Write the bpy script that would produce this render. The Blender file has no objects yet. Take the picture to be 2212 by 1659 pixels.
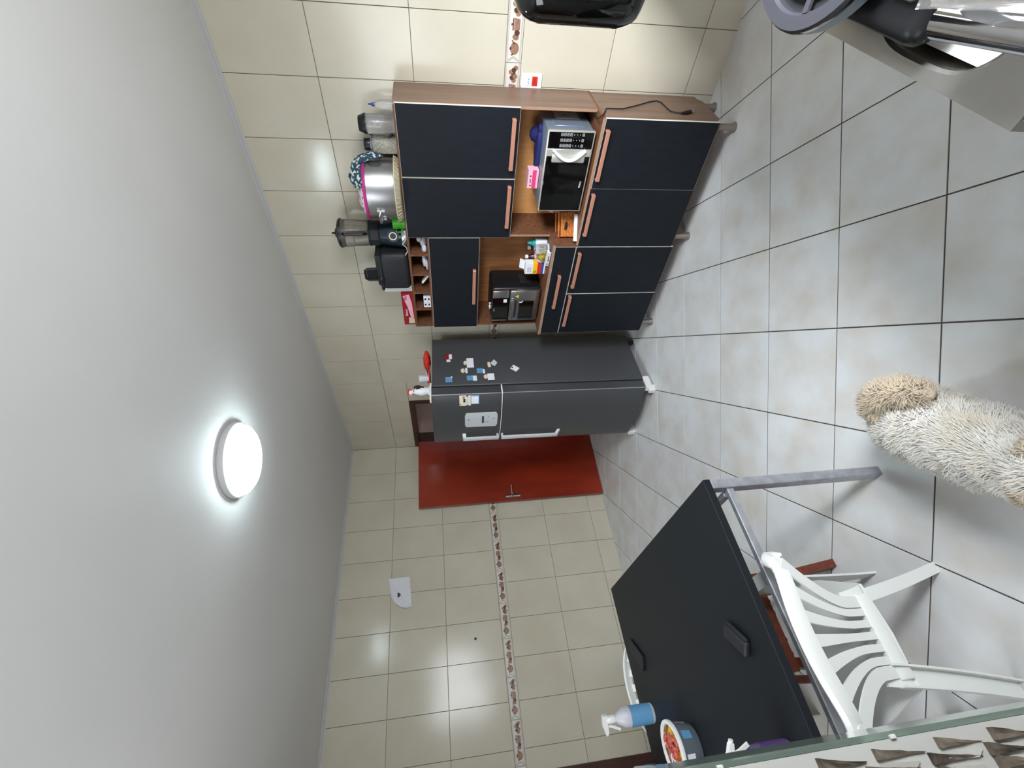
import bpy, bmesh, math, random
from mathutils import Vector, Matrix, noise
rnd = random.Random(7)
sc = bpy.context.scene
COL = sc.collection
PI = math.pi

# ------------------------------------------------------------------ camera
FPX = 995.8
CP = Vector((4.8244, -3.0132, 1.7311))
yaw, pitch, roll = 0.8903, 0.1436, -0.0467
fwd = Vector((-math.sin(yaw)*math.cos(pitch), math.cos(yaw)*math.cos(pitch), -math.sin(pitch)))
rt0 = Vector((math.cos(yaw), math.sin(yaw), 0)); up0 = rt0.cross(fwd)
rt = rt0*math.cos(roll) + up0*math.sin(roll); up = -rt0*math.sin(roll) + up0*math.cos(roll)
cam = bpy.data.objects.new('camera', bpy.data.cameras.new('camera')); COL.objects.link(cam)
X, Y, Z = -up, rt, -fwd                      # the phone was held sideways: real up is the picture's left
cam.matrix_world = Matrix(((X.x, Y.x, Z.x, CP.x), (X.y, Y.y, Z.y, CP.y), (X.z, Y.z, Z.z, CP.z), (0, 0, 0, 1)))
cam.data.sensor_width = 36; cam.data.lens = FPX/2212*36; cam.data.clip_start = 0.02
sc.camera = cam

# ------------------------------------------------------------------ world, lights, exposure
sc.view_settings.view_transform = 'Standard'; sc.view_settings.look = 'None'
sc.view_settings.gamma = 1; sc.view_settings.use_curve_mapping = False
sc.view_settings.exposure = 0.60
w = bpy.data.worlds.new('daylight'); sc.world = w; w.use_nodes = True
w.node_tree.nodes['Background'].inputs[0].default_value = (0.80, 0.88, 1.0, 1)
w.node_tree.nodes['Background'].inputs[1].default_value = 0.50
def area(name, loc, direction, sx, sy, power, col):
    l = bpy.data.lights.new(name, 'AREA'); l.shape = 'RECTANGLE'; l.size = sx; l.size_y = sy
    l.energy = power; l.color = col
    o = bpy.data.objects.new(name, l); COL.objects.link(o); o.location = loc
    o.rotation_euler = Vector(direction).to_track_quat('-Z', 'Z').to_euler()
    return o
area('window_daylight', (5.62, -1.82, 1.72), (-1, 0, -0.10), 1.25, 1.05, 44, (0.90, 0.95, 1.0))
area('added_floor_light', (5.95, -2.45, 2.60), (-0.9, 0.55, -0.95), 1.5, 1.3, 375, (0.90, 0.95, 1.0))  # extra lamp added outside, aimed steeply down to brighten the floor
area('added_room_fill', (3.0, -4.45, 2.2), (0.25, 1, -0.35), 1.6, 1.0, 22, (0.92, 0.96, 1.0))  # fill lamp added before the closed far wall; no doorway stands there

# ------------------------------------------------------------------ materials
def lin(c): return tuple((x/12.92 if x <= .04045 else ((x+.055)/1.055)**2.4) for x in c)
def rgb(r, g, b): return lin((r/255, g/255, b/255)) + (1,)
def mat(name, col, rough=.5, metal=0, var=None, scale=8, bump=0, bscale=60, trans=0, ior=1.45, emis=None, es=0,
        stretch=(1, 1, 1), coat=0, alpha=1, detail=4, lo=.35, hi=.65, sheen=0, rvar=0, spec=.5, objrand=0, sss=0):
    m = bpy.data.materials.new(name); m.use_nodes = True
    nt = m.node_tree; N = nt.nodes; L = nt.links; b = N['Principled BSDF']
    b.inputs['Base Color'].default_value = col; b.inputs['Roughness'].default_value = rough
    b.inputs['Metallic'].default_value = metal; b.inputs['IOR'].default_value = ior
    b.inputs['Transmission Weight'].default_value = trans; b.inputs['Coat Weight'].default_value = coat
    b.inputs['Alpha'].default_value = alpha; b.inputs['Specular IOR Level'].default_value = spec
    if sheen: b.inputs['Sheen Weight'].default_value = sheen
    if sss: b.inputs['Subsurface Weight'].default_value = sss; b.inputs['Subsurface Radius'].default_value = (.02, .02, .02)
    if emis: b.inputs['Emission Color'].default_value = emis; b.inputs['Emission Strength'].default_value = es
    if var or bump or rvar:
        tc = N.new('ShaderNodeTexCoord'); mp = N.new('ShaderNodeMapping'); L.new(tc.outputs['Object'], mp.inputs[0])
        mp.inputs['Scale'].default_value = stretch
        if objrand:
            oi = N.new('ShaderNodeObjectInfo'); mu = N.new('ShaderNodeMath'); mu.operation = 'MULTIPLY'; mu.inputs[1].default_value = 37
            L.new(oi.outputs['Random'], mu.inputs[0]); cb = N.new('ShaderNodeCombineXYZ')
            for k in range(3): L.new(mu.outputs[0], cb.inputs[k])
            L.new(cb.outputs[0], mp.inputs['Location'])
    if var:
        n = N.new('ShaderNodeTexNoise'); n.inputs['Scale'].default_value = scale; n.inputs['Detail'].default_value = detail
        L.new(mp.outputs[0], n.inputs['Vector'])
        r = N.new('ShaderNodeValToRGB'); r.color_ramp.elements[0].position = lo; r.color_ramp.elements[1].position = hi
        r.color_ramp.elements[0].color = col; r.color_ramp.elements[1].color = var
        L.new(n.outputs['Fac'], r.inputs[0]); L.new(r.outputs[0], b.inputs['Base Color'])
    if rvar:
        n3 = N.new('ShaderNodeTexNoise'); n3.inputs['Scale'].default_value = scale*1.7; L.new(mp.outputs[0], n3.inputs['Vector'])
        mr = N.new('ShaderNodeMapRange'); mr.inputs['To Min'].default_value = rough-rvar; mr.inputs['To Max'].default_value = rough+rvar
        L.new(n3.outputs['Fac'], mr.inputs[0]); L.new(mr.outputs[0], b.inputs['Roughness'])
    if bump:
        n2 = N.new('ShaderNodeTexNoise'); n2.inputs['Scale'].default_value = bscale; n2.inputs['Detail'].default_value = 3
        L.new(mp.outputs[0], n2.inputs['Vector'])
        bp = N.new('ShaderNodeBump'); bp.inputs['Strength'].default_value = bump; bp.inputs['Distance'].default_value = .002
        L.new(n2.outputs['Fac'], bp.inputs['Height']); L.new(bp.outputs[0], b.inputs['Normal'])
    return m
M = {}
M['wtile'] = mat('cream_glazed_tile', rgb(198, 190, 171), .17, var=rgb(204, 197, 180), scale=3, bump=.12, bscale=14, objrand=1)
M['grout'] = mat('grout', rgb(150, 142, 125), .9)
M['fgrout'] = mat('dark_floor_grout', rgb(78, 72, 66), .95)
M['ftile'] = mat('mottled_floor_tile', rgb(217, 219, 221), .36, var=rgb(203, 198, 191), scale=5, bump=.05, bscale=120, detail=8, lo=.38, hi=.72, objrand=1, rvar=.06)
M['ceil'] = mat('ceiling_paint', rgb(222, 221, 219), .6, var=rgb(217, 216, 214), scale=1.2)
M['plaster'] = mat('plaster', rgb(204, 203, 198), .75, var=rgb(194, 192, 187), scale=3)
M['mold'] = mat('pvc_molding', rgb(186, 184, 184), .5)
M['btile'] = mat('border_tile_ground', rgb(214, 208, 200), .22)
M['bprint'] = mat('border_print_tan', rgb(140, 104, 84), .3, var=rgb(160, 126, 104), scale=60)
M['bdark'] = mat('border_print_brown', rgb(88, 58, 44), .3)
M['bline'] = mat('border_print_grey', rgb(150, 140, 132), .3)
M['side'] = mat('cupboard_side_walnut', rgb(124, 100, 84), .42, var=rgb(112, 88, 72), scale=4, stretch=(6, 6, .5), bump=.05, bscale=40)
M['wood'] = mat('cupboard_walnut', rgb(118, 78, 54), .5, var=rgb(98, 62, 42), scale=5, stretch=(1, 8, 8), bump=.05)
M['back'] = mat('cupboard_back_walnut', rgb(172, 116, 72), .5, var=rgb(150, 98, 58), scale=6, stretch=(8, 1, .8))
M['back_lit'] = mat('cupboard_back_window_lit', rgb(232, 168, 104), .5, var=rgb(222, 158, 96), scale=6, stretch=(8, 1, .8))  # back panel colour brightened to carry the window light in the right alcove
M['edge'] = mat('walnut_edge_band', rgb(158, 124, 102), .5)
M['black'] = mat('black_textured_laminate', rgb(20, 24, 31), .5, spec=.3, var=rgb(16, 20, 27), scale=30, bump=.25, bscale=500, stretch=(1, 1, .25))
M['white_edge'] = mat('white_edge_band', rgb(225, 220, 210), .5)
M['copper'] = mat('copper_pull', rgb(196, 138, 116), .38, metal=.35)
M['steel'] = mat('brushed_steel', rgb(178, 178, 180), .3, metal=1, bump=.04, bscale=200)
M['rail'] = mat('worn_steel_tube', rgb(186, 188, 194), .34, metal=.55, var=rgb(160, 162, 170), scale=22, bump=.1, bscale=60, rvar=.12)
M['chrome'] = mat('chrome', rgb(215, 215, 218), .08, metal=1)
M['legm'] = mat('satin_leg_metal', rgb(150, 142, 136), .35, metal=.7)
M['sinkst'] = mat('sink_steel', rgb(168, 166, 162), .36, metal=.95, var=rgb(178, 176, 172), scale=6, rvar=.05)
M['basin'] = mat('polished_basin_steel', rgb(168, 163, 152), .24, metal=1)
M['fridge'] = mat('graphite_fridge_paint', rgb(78, 79, 82), .38, metal=.35, bump=.03, bscale=600)
M['fside'] = mat('graphite_fridge_side', rgb(72, 73, 76), .45, metal=.2, bump=.08, bscale=500)
M['ftrim'] = mat('fridge_bright_edge', rgb(150, 150, 153), .3, metal=.5)
M['white'] = mat('white_plastic', rgb(228, 228, 226), .35)
M['lgrey'] = mat('light_grey_plastic', rgb(196, 199, 202), .35)
M['chair'] = mat('white_chair_plastic', rgb(230, 232, 228), .34, bump=.03, bscale=90, sss=.0)
M['blk'] = mat('black_plastic', rgb(22, 23, 25), .35)
M['blkm'] = mat('matte_black_plastic', rgb(30, 31, 36), .55)
M['blkg'] = mat('black_glass', rgb(8, 8, 9), .06, coat=.4)
M['rubber'] = mat('black_rubber', rgb(18, 18, 19), .6)
M['tabletop'] = mat('dark_tabletop_laminate', rgb(23, 27, 32), .5, bump=.12, bscale=400, spec=.3)
M['door'] = mat('mahogany_door', rgb(156, 48, 16), .38, var=rgb(116, 29, 10), scale=2.2, stretch=(1, 1.6, .55), coat=.15, detail=6, lo=.3, hi=.75)
M['frame'] = mat('dark_door_frame', rgb(72, 38, 24), .45, var=rgb(56, 28, 18), scale=8, stretch=(4, 4, .5))
M['pinkwall'] = mat('pinkish_hall_wall', rgb(214, 184, 166), .8)
M['redwood'] = mat('reddish_stained_wood', rgb(118, 56, 34), .45, var=rgb(96, 42, 26), scale=7, stretch=(1, 5, 5))
M['mwbody'] = mat('microwave_silver_blue', rgb(134, 146, 162), .35, metal=.5)
M['silver'] = mat('silver_plastic', rgb(190, 188, 180), .25, metal=.45)
M['alu'] = mat('aluminium', rgb(184, 184, 186), .36, metal=1, bump=.05, bscale=120)
M['glass'] = mat('clear_glass', (1, 1, 1, 1), .03, trans=1, ior=1.45)
M['clear'] = mat('clear_plastic', (.93, .94, .96, 1), .12, trans=.85, ior=1.3)
M['smoke'] = mat('smoky_plastic', rgb(214, 210, 206), .08, trans=.92, ior=1.15)
M['gglass'] = mat('green_tinted_glass', rgb(160, 178, 166), .10, trans=.65, ior=1.45)
M['frost'] = mat('frosted_plastic', rgb(216, 216, 226), .4, trans=.25)
M['teal'] = mat('teal_bottle', rgb(18, 40, 48), .2, coat=.3)
M['green'] = mat('green_plastic', rgb(54, 150, 24), .35)
M['pink'] = mat('magenta_band', rgb(176, 30, 120), .6)
M['red'] = mat('red_print', rgb(150, 22, 36), .4)
M['redb'] = mat('bright_red', rgb(205, 45, 34), .4)
M['yellow'] = mat('yellow_print', rgb(236, 186, 40), .45)
M['blue'] = mat('blue_print', rgb(52, 76, 150), .45)
M['sky'] = mat('sky_blue_print', rgb(96, 150, 190), .45)
M['navy'] = mat('navy_cloth', rgb(20, 26, 84), .8)
M['navyb'] = mat('navy_card', rgb(24, 34, 66), .5)
M['paper'] = mat('white_paper', rgb(224, 224, 230), .7)
M['cream'] = mat('cream_card', rgb(222, 205, 180), .6)
M['ink'] = mat('dark_ink', rgb(32, 32, 36), .6)
M['rose'] = mat('rose_print', rgb(205, 60, 110), .5)
M['roselt'] = mat('pale_pink_print', rgb(232, 170, 186), .5)
M['maroon'] = mat('maroon_bottle', rgb(48, 14, 34), .25)
M['tealcap'] = mat('teal_cap', rgb(30, 150, 152), .35)
M['amber'] = mat('yellow_plastic_film', rgb(206, 180, 60), .3, trans=.3)
M['orange'] = mat('orange_woven_strip', rgb(206, 124, 52), .5, var=rgb(160, 84, 30), scale=40, stretch=(1, 1, 4))
M['cereal'] = mat('dry_seed_mix', rgb(196, 184, 152), .8, var=rgb(128, 116, 84), scale=110, bump=.8, bscale=160)
M['tray'] = mat('cream_ribbed_tray', rgb(200, 192, 160), .5)
M['tealcloth'] = mat('teal_print_cloth', rgb(44, 70, 86), .85, var=rgb(206, 214, 214), scale=55, detail=1, lo=.52, hi=.56)
M['pinkcloth'] = mat('pink_floral_cloth', rgb(226, 208, 212), .85, var=rgb(110, 84, 104), scale=90, detail=1, lo=.6, hi=.64)
M['purple'] = mat('purple_liquid', rgb(112, 96, 140), .2, trans=.3)
M['purpledk'] = mat('purple_label', rgb(82, 60, 112), .4)
M['candy'] = mat('red_candy_wrapper', rgb(176, 52, 46), .2, coat=.5, var=rgb(206, 120, 110), scale=60)
M['stone'] = mat('rough_stone_brown', rgb(134, 122, 108), .9, var=rgb(72, 64, 54), scale=26, bump=1.0, bscale=70, detail=8, objrand=1)
M['stonew'] = mat('whitewashed_stone', rgb(208, 206, 200), .85, var=rgb(186, 182, 174), scale=12, bump=.5, bscale=60, objrand=1)
M['dogfur'] = mat('cream_dog_fur', rgb(224, 220, 212), .9, var=rgb(212, 199, 178), scale=9, lo=.45, hi=.75, sheen=.3)
M['dogtan'] = mat('tan_dog_fur', rgb(198, 180, 156), .9, var=rgb(208, 192, 170), scale=14, sheen=.3)
M['dognose'] = mat('dark_dog_nose', rgb(28, 24, 24), .4)
M['lampglow'] = mat('led_diffuser', rgb(240, 250, 255), .4, emis=(0.80, 0.96, 1.0, 1), es=21)
M['bluebase'] = mat('blue_grey_tub', rgb(122, 134, 142), .2, trans=.35)
M['greyp'] = mat('grey_plastic', rgb(48, 48, 54), .45)
M['greysil'] = mat('grey_painted_metal', rgb(112, 122, 132), .32, metal=.4)

# ------------------------------------------------------------------ mesh builder
class B:
    def __init__(s): s.bm = bmesh.new()
    def _q(s, vs, mi):
        try: f = s.bm.faces.new(vs); f.material_index = mi; return f
        except ValueError: return None
    def box(s, x0, x1, y0, y1, z0, z1, mi=0):
        v = [s.bm.verts.new((x, y, z)) for z in (z0, z1) for y in (y0, y1) for x in (x0, x1)]
        for a in ((0, 2, 3, 1), (4, 5, 7, 6), (0, 1, 5, 4), (2, 6, 7, 3), (0, 4, 6, 2), (1, 3, 7, 5)): s._q([v[i] for i in a], mi)
        return s
    def rbox(s, x0, x1, y0, y1, z0, z1, r=.01, seg=2, mi=0):
        t = bmesh.new(); vs = [t.verts.new((x, y, z)) for z in (z0, z1) for y in (y0, y1) for x in (x0, x1)]
        for a in ((0, 2, 3, 1), (4, 5, 7, 6), (0, 1, 5, 4), (2, 6, 7, 3), (0, 4, 6, 2), (1, 3, 7, 5)): t.faces.new([vs[i] for i in a])
        bmesh.ops.bevel(t, geom=t.edges[:], offset=r, segments=seg, affect='EDGES', profile=.5)
        return s.merge(t, mi)
    def merge(s, t, mi=0, mtx=None):
        mp = {}
        for v in t.verts: mp[v] = s.bm.verts.new(mtx @ v.co if mtx else v.co)
        for f in t.faces:
            s._q([mp[v] for v in f.verts], mi if mi is not None else f.material_index)
        t.free(); return s
    def rings(s, rs, mi=0, cap0=True, cap1=True, closed=True):
        R = [[s.bm.verts.new(p) for p in r] for r in rs]; n = len(R[0])
        for a, b in zip(R, R[1:]):
            for i in range(n if closed else n-1): s._q([a[i], a[(i+1) % n], b[(i+1) % n], b[i]], mi)
        if closed and cap0: s._q(R[0][::-1], mi)
        if closed and cap1: s._q(R[-1], mi)
        return s
    def tube(s, pts, r, seg=8, mi=0, rect=None, upv=None):
        pts = [Vector(p) for p in pts]; rs = []; prev = None
        for i, p in enumerate(pts):
            d = (pts[min(i+1, len(pts)-1)] - pts[max(i-1, 0)]).normalized()
            u = Vector(upv) if upv else (prev if prev else (Vector((0, 0, 1)) if abs(d.z) < .9 else Vector((1, 0, 0))))
            a = d.cross(u).normalized(); b = a.cross(d).normalized(); prev = b
            rr = r[i] if isinstance(r, (list, tuple)) else r
            if rect:
                h, w_ = rect[0]/2, rect[1]/2
                rs.append([p + a*h*x + b*w_*y for x, y in ((-1, -1), (1, -1), (1, 1), (-1, 1))])
            else: rs.append([p + (a*math.cos(t) + b*math.sin(t))*rr for t in [2*PI*k/seg for k in range(seg)]])
        return s.rings(rs, mi)
    def cyl(s, p0, p1, r0, r1=None, seg=16, mi=0): return s.tube([p0, p1], [r0, r0 if r1 is None else r1], seg, mi)
    def lathe(s, prof, c=(0, 0, 0), seg=24, mi=0, sx=1, sy=1, cap0=True, cap1=True):
        return s.rings([[(c[0]+r*sx*math.cos(2*PI*k/seg), c[1]+r*sy*math.sin(2*PI*k/seg), c[2]+z) for k in range(seg)] for r, z in prof], mi, cap0, cap1)
    def prism(s, poly, ax, a0, a1, mi=0):
        f = {'x': lambda u, v, a: (a, u, v), 'y': lambda u, v, a: (u, a, v), 'z': lambda u, v, a: (u, v, a)}[ax]
        return s.rings([[f(u, v, a0) for u, v in poly], [f(u, v, a1) for u, v in poly]], mi)
    def ell(s, c, r, seg=12, mi=0, jit=0):
        t = bmesh.new(); bmesh.ops.create_uvsphere(t, u_segments=seg, v_segments=max(5, seg*2//3), radius=1)
        for v in t.verts:
            k = 1 + (rnd.uniform(-jit, jit) if jit else 0)
            v.co = Vector((c[0]+v.co.x*r[0]*k, c[1]+v.co.y*r[1]*k, c[2]+v.co.z*r[2]*k))
        return s.merge(t, mi)
    def out(s, name, mats, parent=None, smooth=False, w=False, label=None, kind=None):
        """w: coordinates are world ones and the parent's place is taken off"""
        bmesh.ops.recalc_face_normals(s.bm, faces=s.bm.faces[:])
        me = bpy.data.meshes.new(name); s.bm.to_mesh(me); s.bm.free()
        for m in (mats if isinstance(mats, (list, tuple)) else [mats]): me.materials.append(M[m] if isinstance(m, str) else m)
        if smooth:
            for p in me.polygons: p.use_smooth = True
            me.set_sharp_from_angle(angle=math.radians(40))
        o = bpy.data.objects.new(name, me); COL.objects.link(o)
        if parent:
            o.parent = parent
            if w: me.transform(WM(parent).inverted())
        if label: o['label'] = label
        if kind: o['kind'] = kind
        return o
def WM(o):
    m = o.matrix_basis.copy()
    return (WM(o.parent) @ m) if o.parent else m
def thing(name, label, cat, loc=(0, 0, 0), rz=0, group=None, rot=None):
    o = bpy.data.objects.new(name, None); COL.objects.link(o); o.empty_display_size = .05
    o.location = loc; o.rotation_euler = rot if rot else (0, 0, rz); o['label'] = label; o['category'] = cat
    if group: o['group'] = group
    return o
def copy_thing(src, loc, rz=0, label=None):
    def cp(o, par):
        c = o.copy(); COL.objects.link(c); c.parent = par
        for ch in o.children: cp(ch, c)
        return c
    r = cp(src, None); r.location = loc; r.rotation_euler = (0, 0, rz)
    if label: r['label'] = label
    return r
def text_mesh(body, size, M4, m, parent, name='lettering', ext=.0004, w=True):
    cu = bpy.data.curves.new('txt', 'FONT'); cu.body = body; cu.size = size; cu.extrude = ext; cu.align_x = 'CENTER'; cu.align_y = 'CENTER'
    to = bpy.data.objects.new('txt', cu); COL.objects.link(to)
    dg = bpy.context.evaluated_depsgraph_get(); me = bpy.data.meshes.new_from_object(to.evaluated_get(dg))
    bpy.data.objects.remove(to); bpy.data.curves.remove(cu)
    me.transform(M4); me.materials.clear(); me.materials.append(M[m])
    o = bpy.data.objects.new(name, me); COL.objects.link(o)
    if parent:
        o.parent = parent
        if w: me.transform(WM(parent).inverted())
    return o
def face_y(x, y, z):      # text facing -y, reading along +x
    return Matrix(((1, 0, 0, x), (0, 0, -1, y), (0, 1, 0, z), (0, 0, 0, 1)))
def face_x(x, y, z):      # text facing +x, reading along +y
    return Matrix(((0, 0, 1, x), (1, 0, 0, y), (0, 1, 0, z), (0, 0, 0, 1)))
def struct(b, name, mats, **k):
    o = b.out(name, mats, **k); o['kind'] = 'structure'; return o

# ------------------------------------------------------------------ room shell
CZ = 2.858; XR = 5.32; YB = -4.6
Z4, Z3, B2, B1, Z2, Z1 = .1927, .7116, 1.2242, 1.3142, 1.8274, 2.3443
GW = .0035; TH = .008
floor = struct(B().box(-.15, XR+.3, YB, 1.7, -.12, -.0), 'floor', 'fgrout')
ceil_o = struct(B().box(-.15, XR+.3, YB, 1.7, CZ, CZ+.1), 'ceiling', 'ceil')
b = B(); b.box(.90, XR+.3, TH, .15, 0, CZ).box(-.15, .018, TH, .15, 0, CZ).box(.018, .90, TH, .15, 2.118, CZ)
wall_back = struct(b, 'wall_back', 'grout')
wall_left = struct(B().box(-.15, -TH, -3.14, 0.008, 0, CZ).box(-.15, -TH, -4.0, -3.14, 2.12, CZ).box(-.15, -TH, YB, -4.0, 0, CZ), 'wall_left', 'grout')
b = B(); wy0, wy1, wz0, wz1 = -2.45, -1.2, 1.17, 2.2
b.box(XR, XR+.15, YB, wy0, 0, CZ).box(XR, XR+.15, wy1, .15, 0, CZ).box(XR, XR+.15, wy0, wy1, 0, wz0).box(XR, XR+.15, wy0, wy1, wz1, CZ)
struct(b, 'wall_right', 'wtile')
struct(B().box(-.15, XR+.15, YB-.1, YB, 0, CZ), 'wall_far', 'plaster')
b = B(); fr = .04
b.box(XR+.03, XR+.08, wy0, wy1, wz0, wz0+fr).box(XR+.03, XR+.08, wy0, wy1, wz1-fr, wz1)
for yy in (wy0, (wy0+wy1)/2-fr/2, wy1-fr): b.box(XR+.03, XR+.08, yy, yy+fr, wz0, wz1)
win = struct(b, 'window_1', 'white')
# hall behind the doorway
struct(B().box(-.15, 2.2, 1.3, 1.4, 0, CZ), 'wall_hall', 'pinkwall')
struct(B().box(-.25, -.15, .15, 1.4, 0, CZ), 'wall_hall_left', 'pinkwall')

def tile_prism(b, poly, inset=.0012, ax='z', base=0, top=TH, mi=0):
    """one tile: poly is convex; sides, a chamfer and a face"""
    cx = sum(p[0] for p in poly)/len(poly); cy = sum(p[1] for p in poly)/len(poly)
    def sh(p, d):
        v = Vector((p[0]-cx, p[1]-cy)); l = v.length
        v = v*(max(l-d, 0)/l) if l else v; return (cx+v.x, cy+v.y)
    f = {'z': lambda p, h: (p[0], p[1], h), 'y': lambda p, h: (p[0], -h, p[1]), 'x': lambda p, h: (h, p[0], p[1])}[ax]
    b.rings([[f(p, base) for p in poly], [f(p, top-.001) for p in poly], [f(sh(p, inset*1.4), top) for p in poly]], mi, cap0=False)
def clip(poly, x0, x1, y0, y1):
    for ax, lim, sg in ((0, x0, 1), (0, x1, -1), (1, y0, 1), (1, y1, -1)):
        o = []
        for i, p in enumerate(poly):
            q = poly[(i+1) % len(poly)]; a = sg*(p[ax]-lim); c = sg*(q[ax]-lim)
            if a >= 0: o.append(p)
            if (a > 0 > c) or (a < 0 < c):
                t = a/(a-c); o.append((p[0]+(q[0]-p[0])*t, p[1]+(q[1]-p[1])*t))
        poly = o
        if len(poly) < 3: return None
    return poly
def shared_tile(cache, w_, h_, ax, th=TH):
    k = (round(w_, 4), round(h_, 4), ax)
    if k not in cache:
        b = B(); tile_prism(b, [(0, 0), (w_, 0), (w_, h_), (0, h_)], ax=ax, base=0, top=th)
        bmesh.ops.recalc_face_normals(b.bm, faces=b.bm.faces[:])
        me = bpy.data.meshes.new('tile'); b.bm.to_mesh(me); b.bm.free(); me.materials.append(M['wtile']); cache[k] = me
    return cache[k]
def put(me, name, loc, parent, rot=(0, 0, 0)):
    o = bpy.data.objects.new(name, me); COL.objects.link(o); o.parent = parent; o.location = loc; o.rotation_euler = rot; return o
cache = {}
rows = [(0, Z4), (Z4, Z3), (Z3, B2), (B1, Z2), (Z2, Z1), (Z1, CZ)]
# floor tiles, laid diagonally
S = .4361; an = -.7635; ox, oy = 3.1971, -.8126; g = .0028
e1 = Vector((math.cos(an), math.sin(an))); e2 = Vector((math.sin(an), -math.cos(an)))
full = None
for i in range(-9, 9):
    for j in range(-7, 11):
        o2 = Vector((ox, oy)) + S*(i*e1 + j*e2)
        pl = [tuple(o2 + e1*a + e2*c) for a, c in ((g, g), (S-g, g), (S-g, S-g), (g, S-g))]
        cl = clip(pl, 0.0, XR, -4.2, 0.0)
        if not cl: continue
        area_ = abs(sum(cl[k][0]*cl[(k+1) % len(cl)][1]-cl[(k+1) % len(cl)][0]*cl[k][1] for k in range(len(cl))))/2
        if area_ < .0008: continue
        dz = rnd.uniform(-.0004, .0004)
        if abs(area_-(S-2*g)**2) < 1e-6:
            if full is None:
                bb = B(); tile_prism(bb, [(g, g), (g, S-g), (S-g, S-g), (S-g, g)], ax='z', base=-.003, top=.0)
                bmesh.ops.recalc_face_normals(bb.bm, faces=bb.bm.faces[:])
                full = bpy.data.meshes.new('tile'); bb.bm.to_mesh(full); bb.bm.free(); full.materials.append(M['ftile'])
            # mesh axes: x along e1, y along -e2
            t = put(full, 'tile', (o2.x + e2.x*S, o2.y + e2.y*S, .003+dz), floor, (0, 0, an))
        else:
            bb = B(); tile_prism(bb, cl, ax='z', base=-.001, top=.003+dz); bb.out('tile', 'ftile', floor)
# border prints: kitchen crockery silhouettes
def blob(b, cx, cz, rx, rz, mi, n=10, k=1):
    b.prism([(cx+rx*math.cos(2*PI*i/n), cz+rz*math.sin(2*PI*i/n)) for i in range(n)], 'y', -TH-.0002*k, -TH-.0002*(k+1), mi)
def border_print():
    b = B(); h = B1-B2; W = .308
    for z in (.006, .011, h-.011, h-.006): b.prism([(.0, z-.0009), (W-.004, z-.0009), (W-.004, z+.0009), (0, z+.0009)], 'y', -TH-.0001, -TH-.0004, 2)
    for dx in (0, .006):
        for sgn in (0, 1):
            z0, z1, z2 = .014, h/2, h-.014
            a, c = ((.003+dx, z0), (.022+dx, z1)) if sgn == 0 else ((.022+dx, z1), (.003+dx, z2))
            b.prism([a, (a[0]+.003, a[1]), (c[0]+.003, c[1]), c], 'y', -TH-.0001, -TH-.0004, 2)
    # teapot, fruit, casserole, fruit, leaves
    blob(b, .066, .042, .030, .025, 0); blob(b, .066, .064, .008, .006, 1, k=2)
    b.prism([(.088, .038), (.106, .058), (.102, .060), (.086, .048)], 'y', -TH-.0003, -TH-.0005, 1)
    b.prism([(.042, .044), (.032, .054), (.036, .060), (.045, .052)], 'y', -TH-.0003, -TH-.0005, 1)
    blob(b, .118, .040, .015, .018, 0); blob(b, .137, .034, .014, .015, 1, k=2)
    b.prism([(.150, .020), (.198, .020), (.202, .052), (.146, .052)], 'y', -TH-.0003, -TH-.0005, 0)
    b.prism([(.144, .054), (.204, .054), (.198, .060), (.150, .060)], 'y', -TH-.0005, -TH-.0007, 1); blob(b, .174, .064, .006, .004, 1, k=2)
    for k, (x, z) in enumerate(((.220, .034), (.234, .045), (.240, .028), (.254, .038), (.262, .052), (.272, .036), (.282, .026))):
        blob(b, x, z, .013, .014, k % 2, 8, k=1+k % 3)
    bmesh.ops.recalc_face_normals(b.bm, faces=b.bm.faces[:])
    me = bpy.data.meshes.new('print'); b.bm.to_mesh(me); b.bm.free()
    for m in ('bprint', 'bdark', 'bline'): me.materials.append(M[m])
    return me
bprint_me = border_print()
bcache = {}
def border_tile(w_, ax):
    k = (round(w_, 4), ax)
    if k not in bcache:
        b = B(); tile_prism(b, [(0, 0), (w_, 0), (w_, B1-B2-GW), (0, B1-B2-GW)], ax=ax, base=0, top=TH)
        bmesh.ops.recalc_face_normals(b.bm, faces=b.bm.faces[:])
        me = bpy.data.meshes.new('border_tile'); b.bm.to_mesh(me); b.bm.free(); me.materials.append(M['btile']); bcache[k] = me
    return bcache[k]
# wall_back tiles: wall face at y = TH, tile face at y = 0
W = .33; c0 = .2281
colsA = [(0, c0)] + [(c0+k*W, min(c0+(k+1)*W, XR)) for k in range(16) if c0+k*W < XR-.01]
for x0, x1 in colsA:
    for z0, z1 in rows:
        pieces = [(x0, x1, z0, z1)]
        if z0 < 2.118 and x0 < .90:                     # around the doorway
            pieces = []
            if z1 > 2.118: pieces.append((x0, x1, max(z0, 2.118), z1))
            if x1 > .90: pieces.append((.90, x1, z0, min(z1, 2.118)))
            if x0 < .018 and x1 <= c0+.001: pass
        for a, c, d, e in pieces:
            if c-a < .02 or e-d < .02: continue
            me = shared_tile(cache, c-a-GW, e-d-GW, 'y')
            put(me, 'tile', (a+GW/2, TH, d+GW/2), wall_back)
x = 3.975
xs = [3.975-.308*k for k in range(-4, 11)]
for xa in xs:
    a, c = max(xa, .90), min(xa+.308, XR)
    if c-a < .03: continue
    t = put(border_tile(c-a-.003, 'y'), 'border_tile', (a, TH, B2+GW/2), wall_back)
    if c-a > .30: put(bprint_me, 'print', (0, 0, 0), t)
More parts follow.
